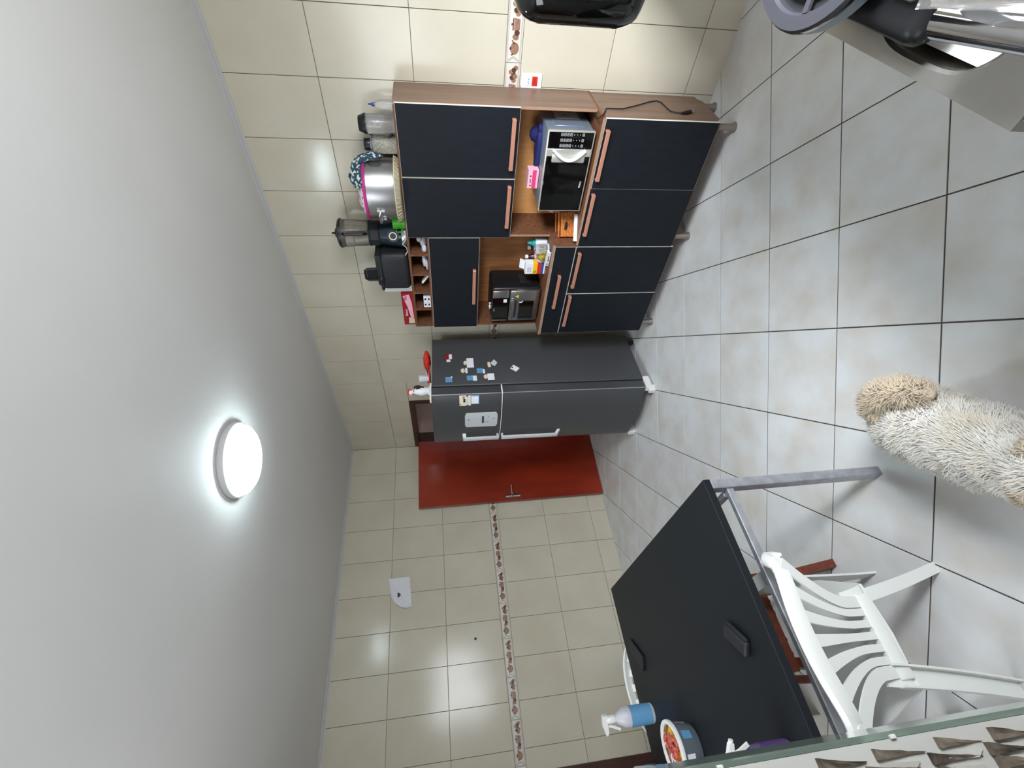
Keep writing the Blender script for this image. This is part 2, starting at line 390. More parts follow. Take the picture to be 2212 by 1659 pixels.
# wall_left tiles: face at x = 0
d0 = .3403
colsB = [(0, d0)] + [(d0+k*W, min(d0+(k+1)*W, 3.137)) for k in range(9) if d0+k*W < 3.13]
for s0, s1 in colsB:
    for z0, z1 in rows:
        if s1-s0 < .02: continue
        put(shared_tile(cache, s1-s0-GW, z1-z0-GW, 'x'), 'tile', (-TH, -s1+GW/2, z0+GW/2), wall_left)
k = 0; s0 = 0
for s in [-.3, .01] + [.312+.3085*i for i in range(12)]:
    a, c = max(s, 0), min(s+.3085, 3.137)
    if c-a < .03: continue
    t = put(border_tile(c-a-.003, 'y'), 'border_tile', (-TH, -c+.0015, B2+GW/2), wall_left, (0, 0, PI/2))
    t.location = (-TH, -c+.0015, B2+GW/2)
    if c-a > .30: put(bprint_me, 'print', (0, 0, 0), t)
# crown molding
def mold(p): return [(0, 0), (p, 0), (p*.9, -.006), (p*.3, -.016), (.0035, -.026), (0, -.026)]
b = B(); b.rings([[(.0, -u-.0, CZ+v) for u, v in mold(.018)], [(XR, -u, CZ+v) for u, v in mold(.018)]]); struct(b, 'trim_1', 'mold')
b = B(); b.rings([[(u, 0, CZ+v) for u, v in mold(.018)], [(u, -4.2, CZ+v) for u, v in mold(.018)]]); struct(b, 'trim_2', 'mold')

# doorway in wall_back with its leaf folded back against wall_left
b = B(); fw_ = .045
b.box(.018, .018+fw_, -.012, .15, 0, 2.118).box(.90-fw_, .90, -.012, .15, 0, 2.118).box(.018+fw_, .90-fw_, -.012, .15, 2.118-fw_, 2.118)
door1 = struct(b, 'door_1', 'frame')
b = B()
hx, hy = .135, -.03; ex, ey = .086, -.828
dv = Vector((ex-hx, ey-hy, 0)).normalized(); nv = Vector((-dv.y, dv.x, 0))     # nv points to the wall side or room side
if nv.x > 0: nv = -nv
P0 = Vector((hx, hy, .012)); P1 = Vector((ex, ey, .012)); tk = nv*.034
ring = [P0, P1, P1+tk, P0+tk]
b.rings([[p for p in ring], [p+Vector((0, 0, 2.062)) for p in ring]])
leaf = b.out('door_leaf', 'door', door1, w=True)
def leafpt(s, h, off): return P0 + dv*s + Vector((0, 0, h-.012)) - nv*off
L_ = (P1-P0).length
b = B(); q = leafpt(L_-.045, 1.045, .004)
b.tube([leafpt(L_-.045, .965, .004), leafpt(L_-.045, 1.125, .004)], .02, 10); hp = b.out('escutcheon', 'steel', leaf, w=True, smooth=True)
b = B(); b.cyl(leafpt(L_-.045, 1.055, .004), leafpt(L_-.045, 1.055, .045), .009); b.tube([leafpt(L_-.045, 1.055, .045), leafpt(L_-.16, 1.055, .045)], .009, 8); b.out('handle', 'chrome', leaf, w=True, smooth=True)
# second door frame at the far end of wall_left
b = B(); b.box(-.10, .012, -3.215, -3.139, 0, 2.10).box(-.10, .012, -4.0, -3.925, 0, 2.10).box(-.10, .012, -3.925, -3.215, 2.03, 2.10)
door2 = struct(b, 'door_2', 'frame')
B().box(-.06, -.025, -3.925, -3.215, .01, 2.03).out('door_leaf', 'door', door2)

# ------------------------------------------------------------------ kitchen cupboard
CX0, CX1, CM = 2.235, 3.855, 3.055
YF, YU, YL, YBK = -.008, -.285, -.388, -.008
T = .015
cup = thing('kitchen_cupboard', 'tall walnut kitchen cupboard with black doors and copper pulls beside the fridge', 'cupboard', ((CX0+CX1)/2, -.2, 0))
def cpart(name, m, *boxes, **k):
    b = B()
    for q in boxes: b.box(*q)
    return b.out(name, m, cup, w=True, **k)
b = B(); b.box(CX1-T, CX1, YU, YBK, .8156, 1.94); b.out('side_panel', 'side', cup, w=True)
b = B(); b.prism([(YL, .134), (YL+.04, .112), (-.10, .112), (-.06, .135), (-.025, .135), (-.025, .80), (YL, .80)], 'x', CX1-T, CX1); b.out('side_panel', 'side', cup, w=True)
cpart('side_panel', 'wood', (CX0, CX0+T, YU, YBK, .972, 1.925))
cpart('side_panel', 'wood', (CX0, CX0+T, YL, YBK, .115, .955))
cpart('side_panel', 'wood', (CM-.009, CM+.003, YL, YBK, .115, .80))
cpart('top_board', 'wood', (CX0, CX1-T, YU, YBK, 1.925, 1.94))
cpart('partition', 'wood', (CM-.007, CM+.007, YU+.001, YBK, .972, 1.925))
cpart('partition', 'wood', (CM-.009, CM+.003, -.404, YBK, .80, .955))
cpart('shelf', 'wood', (CM+.007, CX1-T, YU, YBK, 1.252, 1.267))
cpart('shelf', 'wood', (CX0+T, CM-.007, YU, YBK, 1.796, 1.810))
cpart('shelf', 'wood', (CX0+T, CM-.007, YU, YBK, 1.450, 1.465))
for dx in (2.4105, 2.572, 2.735, 2.9005): cpart('divider', 'wood', (dx-.0075, dx+.0075, YU, YBK, 1.810, 1.925))
cpart('back_panel', 'back', (CX0+T, CM-.007, -.0125, -.0075, .80, 1.925)); cpart('back_panel', 'back_lit', (CM+.007, CX1-T, -.0125, -.0075, .80, 1.925))
cpart('bottom_board', 'wood', (CX0+T, CX1-T, YL, YBK, .112, .127))
cpart('worktop', 'wood', (CX0-.012, CM+.003, -.405, YBK, .955, .972))
cpart('worktop', 'wood', (CM+.003, CX1, -.405, YBK, .80, .8155))
cpart('edge_band', 'edge', (CX0-.012, CM+.003, -.4063, -.405, .955, .972)); cpart('edge_band', 'edge', (CM+.003, CX1, -.4063, -.405, .80, .8155))
cpart('edge_band', 'edge', (CM-.007, CM+.007, YU-.0005, YU+.001, .972, 1.252)); cpart('edge_band', 'edge', (CX1-T, CX1, YU-.001, YU, .82, 1.94))
def front(name, x0, x1, z0, z1, yf, handle, hz, em='white_edge'):
    b = B(); b.box(x0, x1, yf, yf+.016, z0, z1, 1); b.box(x0+.0012, x1-.0012, yf-.0006, yf, z0+.0012, z1-.0012, 0)
    d = b.out(name, ['black', em], cup, w=True)
    if handle:
        h0, h1 = handle; b = B(); yo = yf-.028
        b.rbox(h0, h1, yo, yo+.008, hz-.012, hz+.012, .002, 1); b.rbox(h0, h0+.012, yo+.006, yf, hz-.011, hz+.011, .002, 1); b.rbox(h1-.012, h1, yo+.006, yf, hz-.011, hz+.011, .002, 1)
        b.out('handle', 'copper', d, w=True)
    return d
front('door', 3.458, 3.853, 1.254, 1.928, -.302, (3.517, 3.802), 1.288)
front('door', 3.050, 3.452, 1.254, 1.930, -.302, (3.133, 3.416), 1.285)
front('flap_door', 2.238, 3.047, 1.458, 1.797, -.302, (2.488, 2.796), 1.489)
front('door', 3.4556, 3.854, .128, .797, -.405, (3.512, 3.800), .778)
front('door', 3.050, 3.4555, .128, .797, -.405, (3.140, 3.427), .778, 'black')
front('door', 2.643, 3.044, .110, .807, -.405, (2.709, 3.003), .780)
front('door', 2.236, 2.637, .110, .807, -.405, (2.326, 2.628), .780)
front('drawer', 2.236, 3.044, .811, .953, -.405, (2.516, 2.816), .892)
for lx, ly in ((3.815, -.36), (3.815, -.07), (3.10, -.36), (3.10, -.07), (2.29, -.36), (2.29, -.07)):
    b = B(); b.lathe([(.028, .0), (.029, .006), (.021, .02), (.019, .04), (.019, .118)], (lx, ly, 0.003), 16); b.out('leg', 'legm', cup, w=True, smooth=True)

# ------------------------------------------------------------------ socket, cords, small wall items
s_ = thing('wall_socket', 'white wall plate with one white and one red socket right of the cupboard', 'socket', (3.89, 0, 1.155))
b = B(); b.rbox(-.038, .038, -.008, 0, -.06, .06, .003, 2); b.out('plate', 'white', s_)
for dz, m in ((.018, 'paper'), (-.018, 'redb')):
    b = B(); b.rbox(-.024, .024, -.0105, -.007, dz-.016, dz+.016, .001, 1, 0)
    for dx in (-.010, 0, .010): b.cyl((dx, -.0102, dz+(.003 if dx == 0 else 0)), (dx, -.0112, dz+(.003 if dx == 0 else 0)), .0026, seg=8, mi=1)
    b.out('outlet', [m, 'ink'], s_)
pn = thing('wall_note', 'white paper sheet taped to the left tiled wall with one curled corner', 'paper', (0, -1.65, 2.26))
b = B()
poly = [(-1.512, 2.371), (-1.511, 2.169), (-1.787, 2.149), (-1.805, 2.19), (-1.790, 2.245), (-1.745, 2.305), (-1.68, 2.343)]
n_ = len(poly); vs = []
for y, z in poly: vs.append(b.bm.verts.new((.003 + (.016 if y < -1.74 and z > 2.18 else 0), y, z)))
b._q(vs, 0); f2 = [b.bm.verts.new((v.co.x-.0012, v.co.y, v.co.z)) for v in vs]; b._q(f2[::-1], 0)
for i in range(n_): b._q([vs[i], f2[i], f2[(i+1) % n_], vs[(i+1) % n_]], 0)
b.out('sheet', 'paper', pn, w=True)
b = B(); hp_ = []
for k in range(20):
    t = 2*PI*k/20; hx_ = 16*math.sin(t)**3; hz_ = 13*math.cos(t)-5*math.cos(2*t)-2*math.cos(3*t)-math.cos(4*t); hp_.append((-1.674+hx_*.0014, 2.269+hz_*.0012))
b.prism(hp_, 'x', .0095, .012); b.out('heart_mark', 'greyp', pn, w=True)
b = B(); b.cyl((0, -2.131, 1.563), (.004, -2.131, 1.563), .012, .009, 12, 0); b.cyl((.004, -2.131, 1.563), (.0055, -2.131, 1.563), .004, seg=8, mi=1)
o = b.out('wall_plug', ['greyp', 'ink']); o['label'] = 'small grey screw plug in the left tiled wall above the patterned border'; o['category'] = 'wall plug'

# ------------------------------------------------------------------ ceiling lamp
lp = thing('ceiling_lamp', 'round white ceiling lamp switched on, glowing cool white', 'lamp', (2.567, -1.615, CZ))
b = B(); b.lathe([(.155, -.002), (.198, -.002), (.202, -.012), (.198, -.032), (.186, -.040), (.170, -.034)], seg=48, cap0=False, cap1=False); b.out('base_ring', 'mold', lp, smooth=True)
b = B(); b.lathe([(.180, -.032), (.186, -.046), (.180, -.062), (.155, -.082), (.11, -.096), (.06, -.102), (.005, -.104)], seg=48, cap0=True); b.out('diffuser', 'lampglow', lp, smooth=True)

# ------------------------------------------------------------------ fridge
FX, FY, FYaw = 1.945, -.695, .05
fr_ = thing('refrigerator', 'graphite grey two door refrigerator with white handles between cupboard and door', 'refrigerator', (FX, FY, 0), rot=(-.014, 0, FYaw))
# local frame: x to the right (0 = right side), -y to the front, z up
FW, FD, FT, FB = .645, .555, 1.845, .07
b = B(); b.rbox(-FW, 0, 0, FD, FB, FT-.008, .012, 3); b.out('body', 'fside', fr_, smooth=True)
def fdoor(z0, z1, name):
    b = B(); n = 18; prof = []
    for i in range(n+1):
        u = i/n; xx = -FW+.002 + (FW-.004)*u
        yy = -.090 - .060*(1-(2*u-1)**2)**.8
        prof.append((xx, yy))
    prof = [(-FW+.002, -.012)] + prof + [(-.002, -.012)]
    def ringz(z, ins):
        r = []
        for x_, y_ in prof:
            r.append((x_*(1) + (ins if x_ < -FW/2 else -ins)*.6, y_+ins*(1 if y_ < -.05 else 0), z))
        return r
    b.rings([ringz(z0, .006), ringz(z0+.006, 0), ringz(z1-.006, 0), ringz(z1, .006)])
    return b.out(name, 'fridge', fr_, smooth=True)
fd1 = fdoor(1.289, FT, 'freezer_door'); fd2 = fdoor(FB+.012, 1.276, 'fridge_door')
for z0, z1 in ((FB+.016, 1.272), (1.293, FT-.004)):
    b = B(); b.tube([(-.0025, -.0905, z0), (-.0025, -.0905, z1)], .0045, 8); b.out('door_edge_trim', 'ftrim', fr_, smooth=True)
    b = B(); b.box(-.006, .0004, -.0135, -.003, z0, z1); b.out('gasket', 'rubber', fr_)
def arc(u): return (-FW+.002 + (FW-.004)*u, -.090-.060*(1-(2*u-1)**2)**.8)
b = B(); pts = [(arc(i/16)[0]*.998-.001, arc(i/16)[1]+.004, 1.2825) for i in range(17)]
b.tube(pts, .004, 6); b.out('door_gap_trim', 'white', fr_, smooth=True)
b = B(); b.rbox(-.02, .004, -.10, -.005, 1.277, 1.288, .002, 1); b.out('hinge', 'white', fr_)
b = B(); b.rbox(-.05, .006, -.095, .03, .02, .075, .006, 2); b.rbox(-.045, .0, -.125, -.06, .0, .055, .008, 2); b.cyl((-.012, -.085, .012), (.009, -.085, .012), .012, mi=0); b.out('foot_cover', 'white', fr_, label='white lower hinge cover and foot')
b = B(); b.rbox(-FW, -FW+.05, -.115, -.03, .0, .068, .008, 2); b.out('foot_cover', 'white', fr_)
for xx in (-.04, -FW+.04):
    b = B(); b.cyl((xx, FD-.06, 0), (xx, FD-.06, .075), .02); b.out('foot', 'blk', fr_)
b = B(); b.rbox(-.05, .0, -.13, .04, FT-.004, FT+.010, .004, 2); b.out('top_hinge_cover', 'white', fr_)
# handles and control panel on the freezer door (front surface at y about -.148)
def sy(u): return arc(u)[1]
def fh(z0, z1, zt, up_, parent):
    b = B(); u = .235; xx = arc(u)[0]; y0 = sy(u)
    b.rbox(xx-.020, xx+.020, y0-.048, y0-.030, z0, z1, .006, 2)
    za, zb = (z1-.028, z1) if up_ else (z0, z0+.028)
    b.rings([[(xx-.018, y0-.036, za), (xx+.018, y0-.036, za), (xx+.018, y0-.036, zb), (xx-.018, y0-.036, zb)],
             [(xx-.010, y0+.004, za+(zt if up_ else -zt)), (xx+.038, y0+.002, za+(zt if up_ else -zt)), (xx+.038, y0+.002, zb+(zt if up_ else -zt)), (xx-.010, y0+.004, zb+(zt if up_ else -zt))]])
    b.rbox(xx-.012, xx+.012, y0-.035, y0+.004, (z0 if up_ else z1-.02), (z0+.02 if up_ else z1), .003, 1)
    return b.out('handle', 'lgrey', parent, smooth=True)
fh(1.292, 1.60, .004, True, fd1); fh(.775, 1.272, .030, False, fd2)
def on_door(u, off): x_, y_ = arc(u); return x_, y_-off
b = B(); ps = []
u0, u1, zp0, zp1 = .455, .722, 1.315, 1.583
def curved_plate(b, u0, u1, z0, z1, off, th, mi=0, n=6, r=.012):
    A = []
    for i in range(n+1):
        u = u0+(u1-u0)*i/n; A.append(arc(u))
    zin = [r if i in (0, n) else 0 for i in range(n+1)]
    b.rings([[(x_, y_-off, z0+zin[i]) for i, (x_, y_) in enumerate(A)] + [(x_, y_-off, z1-zin[i]) for i, (x_, y_) in reversed(list(enumerate(A)))],
             [(x_, y_-off-th, z0+zin[i]) for i, (x_, y_) in enumerate(A)] + [(x_, y_-off-th, z1-zin[i]) for i, (x_, y_) in reversed(list(enumerate(A)))]], mi)
curved_plate(b, u0, u1, zp0, zp1, -.002, .008); cpn = b.out('control_panel', 'lgrey', fd1)
b = B(); curved_plate(b, .53, .665, 1.428, 1.443, .006, .0006, 0, 3, 0); b.out('display', 'greyp', cpn)
for (u, z, w_, h_) in ((.59, 1.548, .016, .006), (.545, 1.392, .014, .004), (.645, 1.390, .014, .004), (.545, 1.415, .012, .004), (.60, 1.345, .02, .003)):
    b = B(); curved_plate(b, u, u+w_/FW, z, z+h_, .0062, .0006, 0, 1, 0); b.out('panel_mark', 'ink', cpn)
# sticker pair on the freezer door
x_, y_ = arc(.905); mg = thing('fridge_magnet', 'magnet calendar cards on the freezer door, pale card above a blue-edged one', 'magnet', (FX, FY, 0), rot=(-.014, 0, FYaw))
b = B(); curved_plate(b, .845, .985, 1.570, 1.625, -.001, .004, 0, 4, 0); curved_plate(b, .86, .97, 1.553, 1.572, .001, .003, 1, 3, 0); curved_plate(b, .85, .985, 1.535, 1.555, .0, .004, 0, 4, 0); curved_plate(b, .865, .985, 1.468, 1.537, -.001, .003, 2, 4, 0)
b.out('card', ['cream', 'lgrey', 'sky'], mg)
b = B(); curved_plate(b, .872, .972, 1.474, 1.530, .002, .0006, 0, 3, 0); b.out('print', 'paper', mg)
for u, u2, za, zb in ((.895, .945, 1.578, 1.594), (.95, .958, 1.582, 1.60), (.965, .973, 1.582, 1.60), (.86, .872, 1.612, 1.620)):
    b = B(); curved_plate(b, u, u2, za, zb, .0033, .0006, 0, 2, 0); b.out('ink_mark', 'ink', mg)
# magnets on the fridge's right side; (y, z) given in room coordinates, stuck to the side
def side_xy(y, z):
    lc = WM(fr_).inverted() @ Vector((1.925, y, z)); return lc
def magnet(label, pieces, mats):
    yy = sum(p[0][0][0] for p in pieces)/len(pieces)
    t = thing('fridge_magnet', label, 'magnet', (FX, FY, 0), rot=(-.014, 0, FYaw), group='magnets on the refrigerator side')
    for k, (poly, mi, name) in enumerate(pieces):
        b = B(); loc = [side_xy(y, z) for y, z in poly]; a0 = .0008+.0014*k
        b.rings([[(a0-.0006, p.y, p.z) for p in loc], [(a0+.0014, p.y, p.z) for p in loc]]); b.out(name, mats[mi], t)
    return t
def R4(y0, y1, z0, z1): return [(y0, z0), (y1, z0), (y1, z1), (y0, z1)]
def oct_(cy, cz, ry, rz, n=8): return [(cy+ry*math.cos(2*PI*i/n+.3), cz+rz*math.sin(2*PI*i/n+.3)) for i in range(n)]
magnet('red and white magnet nearest the top back corner of the refrigerator side', [(R4(-.375, -.310, 1.672, 1.722), 0, 'card'), (R4(-.372, -.315, 1.665, 1.690), 1, 'lower_band'), (R4(-.405, -.378, 1.680, 1.712), 1, 'tag')], ['red', 'paper'])
magnet('large blank white note under a round clip magnet on the refrigerator side', [(R4(-.478, -.368, 1.488, 1.546), 0, 'note'), (oct_(-.424, 1.556, .024, .018), 1, 'clip')], ['paper', 'cream'])
magnet('small round white clip magnet with a narrow note strip on the refrigerator side', [(R4(-.540, -.482, 1.545, 1.563), 0, 'note'), (oct_(-.512, 1.583, .026, .018), 1, 'clip')], ['paper', 'cream'])
magnet('blue picture magnet with white end, middle of the refrigerator side', [(R4(-.545, -.492, 1.415, 1.468), 0, 'picture'), (R4(-.552, -.505, 1.402, 1.418), 1, 'tag')], ['sky', 'paper'])
magnet('wide blue picture magnet with white note, near the freezer door edge', [(R4(-.622, -.570, 1.503, 1.555), 0, 'picture'), (R4(-.630, -.574, 1.474, 1.506), 1, 'note')], ['sky', 'paper'])
magnet('square white note under a round clip magnet beside the door gap', [(R4(-.628, -.556, 1.330, 1.386), 0, 'note'), (oct_(-.590, 1.400, .024, .018), 1, 'clip')], ['paper', 'cream'])
magnet('cream figure magnet holding a tilted grey note on the refrigerator side', [([(-.432, 1.345), (-.394, 1.312), (-.433, 1.288), (-.470, 1.312), (-.458, 1.335)], 0, 'note'), ([(-.422, 1.370), (-.425, 1.350), (-.47, 1.345), (-.485, 1.352), (-.482, 1.371), (-.45, 1.374)], 1, 'figure')], ['lgrey', 'cream'])
magnet('single tilted white card magnet lowest on the refrigerator side', [([(-.467, 1.156), (-.509, 1.108), (-.547, 1.143), (-.507, 1.188)], 0, 'card'), ([(-.500, 1.178), (-.508, 1.170), (-.497, 1.160), (-.489, 1.168)], 1, 'chip')], ['paper', 'ink'])
magnet('blue magnet at the top edge of the refrigerator side beside the freezer door', [(R4(-.632, -.575, 1.674, 1.728), 0, 'picture'), (R4(-.590, -.572, 1.672, 1.684), 1, 'corner')], ['sky', 'paper'])

# things on the refrigerator
ZT = 1.855
b = B(); b.ell((0, 0, .026), (.10, .075, .032), 14, jit=.05); o = b.out('crumpled_bag', 'redb'); o.location = (1.84, -.30, ZT-.004); o['label'] = 'crumpled red plastic bag on top of the refrigerator'; o['category'] = 'bag'
b = B(); b.box(-.10, .10, -.085, .085, 0, .009); o = b.out('red_mat', 'redb'); o.location = (1.80, -.49, ZT-.002); o['label'] = 'thin red mat under the plastic cup on top of the refrigerator'; o['category'] = 'mat'
b = B(); b.lathe([(.024, 0), (.024, .002), (.036, .078), (.034, .078), (.022, .004)], seg=20, cap1=True); o = b.out('plastic_cup', 'frost', smooth=True); o.location = (1.87, -.52, ZT+.008); o['label'] = 'white plastic cup standing on the red mat on top of the refrigerator'; o['category'] = 'cup'
tb = thing('food_tub', 'low white lidded tub behind the red bag on top of the refrigerator', 'container', (1.70, -.36, ZT-.002))
b = B(); b.lathe([(.05, 0), (.056, .030)], seg=20); b.out('tub', 'clear', tb, smooth=True)
b = B(); b.lathe([(.058, .030), (.060, .033), (.060, .038), (.05, .040)], seg=20); b.out('lid', 'white', tb, smooth=True)
rs = thing('rooster_figurine', 'painted rooster figurine with red comb standing on top of the refrigerator', 'figurine', (1.83, -.62, ZT), rz=-1.9)
b = B(); b.lathe([(.034, 0), (.036, .008), (.024, .02), (.03, .04), (.034, .07), (.026, .105), (.016, .13), (.014, .145)], seg=14, sx=1.15); b.ell((.008, 0, .155), (.02, .016, .018), 10); b.out('body', 'paper', rs, smooth=True)
b = B(); b.ell((-.012, .018, .075), (.026, .012, .04), 10); b.ell((-.012, -.018, .075), (.026, .012, .04), 10); b.ell((-.035, 0, .10), (.018, .014, .035), 8); b.out('wing', 'ink', rs, smooth=True)
b = B()
for k in range(4): b.ell((.018-.011*k, 0, .176-.003*k), (.008, .004, .011), 8)
b.ell((.024, 0, .142), (.006, .005, .012), 8); b.lathe([(.015, .118), (.018, .13), (.013, .142)], seg=10); b.out('comb', 'redb', rs, smooth=True)
b = B(); b.cyl((.026, 0, .155), (.044, 0, .150), .005, .0008, 8); b.out('beak', 'yellow', rs)

# ------------------------------------------------------------------ microwave
mw = thing('microwave', 'silver microwave with black glass door in the open niche of the cupboard', 'microwave', (3.535, -.21, .8155))
def part(b, name, m, par, **k): return b.out(name, m, par, w=True, **k)
mx0, mx1, mz0, mz1, my = 3.290, 3.772, .832, 1.102, -.352
b = B(); b.rbox(mx0+.006, mx1-.004, my, -.045, mz0+.002, mz1-.002, .006, 2)
b.rbox(mx1-.006, mx1-.001, -.30, -.085, .875, 1.055, .002, 1); part(b, 'body', 'mwbody', mw, smooth=True)
b = B(); b.rbox(mx0, mx1, my-.024, my, mz0-.002, mz1+.002, .004, 2); part(b, 'front_frame', 'silver', mw, smooth=True)
b = B(); b.rbox(mx0+.006, 3.632, my-.027, my-.02, mz0+.006, mz1-.006, .003, 1); mdoor = part(b, 'door', 'blkg', mw, smooth=True)
b = B(); b.rbox(3.676, mx1-.006, my-.0265, my-.02, mz0+.006, mz1-.006, .002, 1); mpan = part(b, 'control_panel', 'blkg', mw)
b = B()
for r in range(3):
    for c in range(8):
        zx = 3.754-.030*r; zz = 1.022-.0175*c
        if 4 <= c <= 6: b.box(zx-.003, zx+.003, my-.0272, my-.0262, zz-.001, zz+.0015)
        else:
            for q in ((zx-.0075, zx+.0075, zz-.0065, zz-.0052), (zx-.0075, zx+.0075, zz+.0052, zz+.0065), (zx-.0075, zx-.0062, zz-.0065, zz+.0065), (zx+.0062, zx+.0075, zz-.0065, zz+.0065)): b.box(q[0], q[1], my-.0272, my-.0262, q[2], q[3])
            b.box(zx-.003, zx+.003, my-.0272, my-.0262, zz-.0015, zz+.0015)
part(b, 'key_marks', 'lgrey', mpan)
b = B(); b.rbox(3.634, 3.674, my-.028, my-.02, mz0+.004, mz1-.004, .002, 1)
b.rbox(3.598, 3.655, my-.0295, my-.02, .868, 1.066, .008, 2); part(b, 'handle_plate', 'silver', mdoor, smooth=True)
b = B(); pts = []
for i in range(13):
    t = i/12; pts.append((3.672-.052*math.sin(PI*t), my-.030-.016*math.sin(PI*t), .872+.19*t))
b.tube(pts, .011, rect=(.012, .020), upv=(0, -1, 0)); part(b, 'handle', 'paper', mdoor, smooth=True)
text_mesh('Philco', .017, face_y(3.468, my-.0272, .866), 'paper', mdoor)
b = B(); b.box(mx1-.0015, mx1-.0002, -.205, -.095, .888, 1.030); lb = part(b, 'label', 'paper', mw, label='white energy label')
b = B(); b.box(mx1-.0003, mx1+.0004, -.175, -.15, .94, .985); part(b, 'label_print', 'amber', lb)
b = B()
for yy in (-.12, -.135, -.185):
    b.box(mx1-.0003, mx1+.0004, yy-.003, yy+.003, .90, 1.015)
part(b, 'label_lines', 'lgrey', lb)
for fx in (3.33, 3.73):
    for fy in (-.31, -.09):
        b = B(); b.cyl((fx, fy, .8155), (fx, fy, .836), .014, seg=10); part(b, 'foot', 'rubber', mw)
b = B(); cp = [(3.79, -.10, .87), (3.825, -.20, .84), (3.835, -.30, .832), (3.845, -.385, .838), (3.858, -.412, .842), (3.868, -.39, .815), (3.866, -.30, .775), (3.864, -.29, .675), (3.864, -.232, .575), (3.864, -.17, .48), (3.864, -.147, .425), (3.864, -.17, .405), (3.864, -.214, .401), (3.864, -.262, .398), (3.864, -.298, .390), (3.866, -.318, .36), (3.866, -.322, .335)]
b.tube(cp, .0035, 8); cd = part(b, 'cord', 'rubber', mw, smooth=True)
b = B(); b.tube([(3.866, -.322, .335), (3.866, -.312, .305), (3.866, -.298, .272)], [.006, .010, .011], 8, 0)
for d in (-.006, .0, .006): b.cyl((3.866+abs(d)*.3, -.298+d, .272), (3.866+abs(d)*.3, -.290+d, .250), .0018, seg=6, mi=1)
part(b, 'plug', ['rubber', 'chrome'], cd, smooth=True)
# things on and beside the microwave
bx = thing('tea_box', 'small pink and rose carton lying on top of the microwave', 'carton', (3.44, -.24, 1.103))
b = B(); b.rbox(3.385, 3.500, -.275, -.215, 1.1035, 1.168, .001, 1); part(b, 'carton', 'roselt', bx)
b = B(); b.box(3.385, 3.5003, -.2765, -.275, 1.118, 1.142); part(b, 'band', 'rose', bx)
b = B(); b.box(3.40, 3.408, -.2766, -.275, 1.147, 1.155); b.box(3.42, 3.445, -.2766, -.275, 1.150, 1.154); b.box(3.46, 3.466, -.2766, -.275, 1.147, 1.158); part(b, 'print', 'maroon', bx)
b = B(); b.rings([[(3.60+.09*math.cos(t)*(1-.25*math.sin(3*t+k)), -.20+.055*math.sin(t)*(1+.2*math.cos(2*t)), z) for t in [2*PI*i/16 for i in range(16)]] for k, z in ((0, 1.1025), (.3, 1.118), (.8, 1.126))]); b.rings([[(3.70+.04*math.cos(t), -.19+.03*math.sin(t), z) for t in [2*PI*i/12 for i in range(12)]] for z in (1.1025, 1.122)])
b.rings([[(3.66+.05*math.cos(t)*(r), -.15+.03*math.sin(t)*r, z) for t in [2*PI*i/12 for i in range(12)]] for r, z in ((1, 1.12), (.8, 1.148), (.3, 1.162))])
o = b.out('oven_mitt', 'navy', smooth=True); o['label'] = 'crumpled navy blue cloth mitt on top of the microwave'; o['category'] = 'cloth'
# basket, napkins, bags left of the microwave
bk = thing('woven_basket', 'orange brown woven basket standing between microwave and partition', 'basket', (3.145, -.27, .8155))
b = B(); A0, A1 = Vector((3.075, -.325, 0)), Vector((3.205, -.245, 0))
for sgn, off in ((0, 0), (1, .085)):
    nrm = Vector((-.52, .85, 0))*off
    for r in range(5):
        z0 = .822+.020*r; lean = (r-2)*.003*(1 if sgn else -1)
        n8 = 7
        ring_ = []
        for i in range(n8+1):
            t = i/n8; p_ = A0+(A1-A0)*t+nrm+Vector((0, lean+.003*((i+r) % 2), 0)); ring_.append((p_.x, p_.y, z0))
        b.tube(ring_, .009, rect=(.006, .018), upv=(0, 0, 1))
part(b, 'side', 'orange', bk)
b = B()
for p_, q_ in ((A0, A0+Vector((-.044, .072, 0))), (A1, A1+Vector((-.044, .072, 0)))):
    for r in range(5): b.tube([(p_.x, p_.y, .822+.02*r), (q_.x, q_.y, .822+.02*r)], .009, rect=(.006, .018), upv=(0, 0, 1))
part(b, 'end', 'orange', bk)
b = B(); b.tube([(A0.x-.004, A0.y, .922), (A1.x, A1.y, .925), (A1.x-.044, A1.y+.072, .925), (A0.x-.044, A0.y+.072, .922), (A0.x-.004, A0.y, .922)], .006, 6); part(b, 'rim', 'orange', bk)
b = B(); b.box(3.118, 3.165, -.312, -.297, .872, .886); part(b, 'grip_slot', 'ink', bk)
for k in range(2):
    b = B(); a = .55+.05*k
    ca, sa = math.cos(a), math.sin(a)
    pl = [(-.085, -.004), (.085, -.004), (.085, .004), (-.085, .004)]
    b.prism([(3.150+ca*u-sa*v+.008*k, -.352+sa*u+ca*v-.012*k+.01) for u, v in pl], 'z', .8158, .834-.003*k)
    o = b.out('napkin_stack', 'paper'); o['label'] = ('folded white paper slips leaning along the front of the woven basket' if k == 0 else 'outer folded white paper slip at the worktop edge before the basket'); o['category'] = 'paper'
sp = thing('snack_bag', 'dark printed snack bag with green patches behind the woven basket', 'bag', (3.10, -.17, .816))
b = B(); b.ell((3.10, -.16, .865), (.036, .05, .048), 12, jit=.10); part(b, 'bag', 'ink', sp)
b = B(); b.ell((3.092, -.205, .872), (.012, .008, .026), 8, jit=.2); b.ell((3.118, -.205, .855), (.008, .006, .02), 8, jit=.2); part(b, 'print', 'green', sp)
sp = thing('candy_bag', 'maroon and pink wrapped bag at the back beside the microwave', 'bag', (3.20, -.13, .816))
b = B(); b.ell((3.20, -.12, .90), (.04, .05, .085), 12, jit=.08); part(b, 'bag', 'maroon', sp)
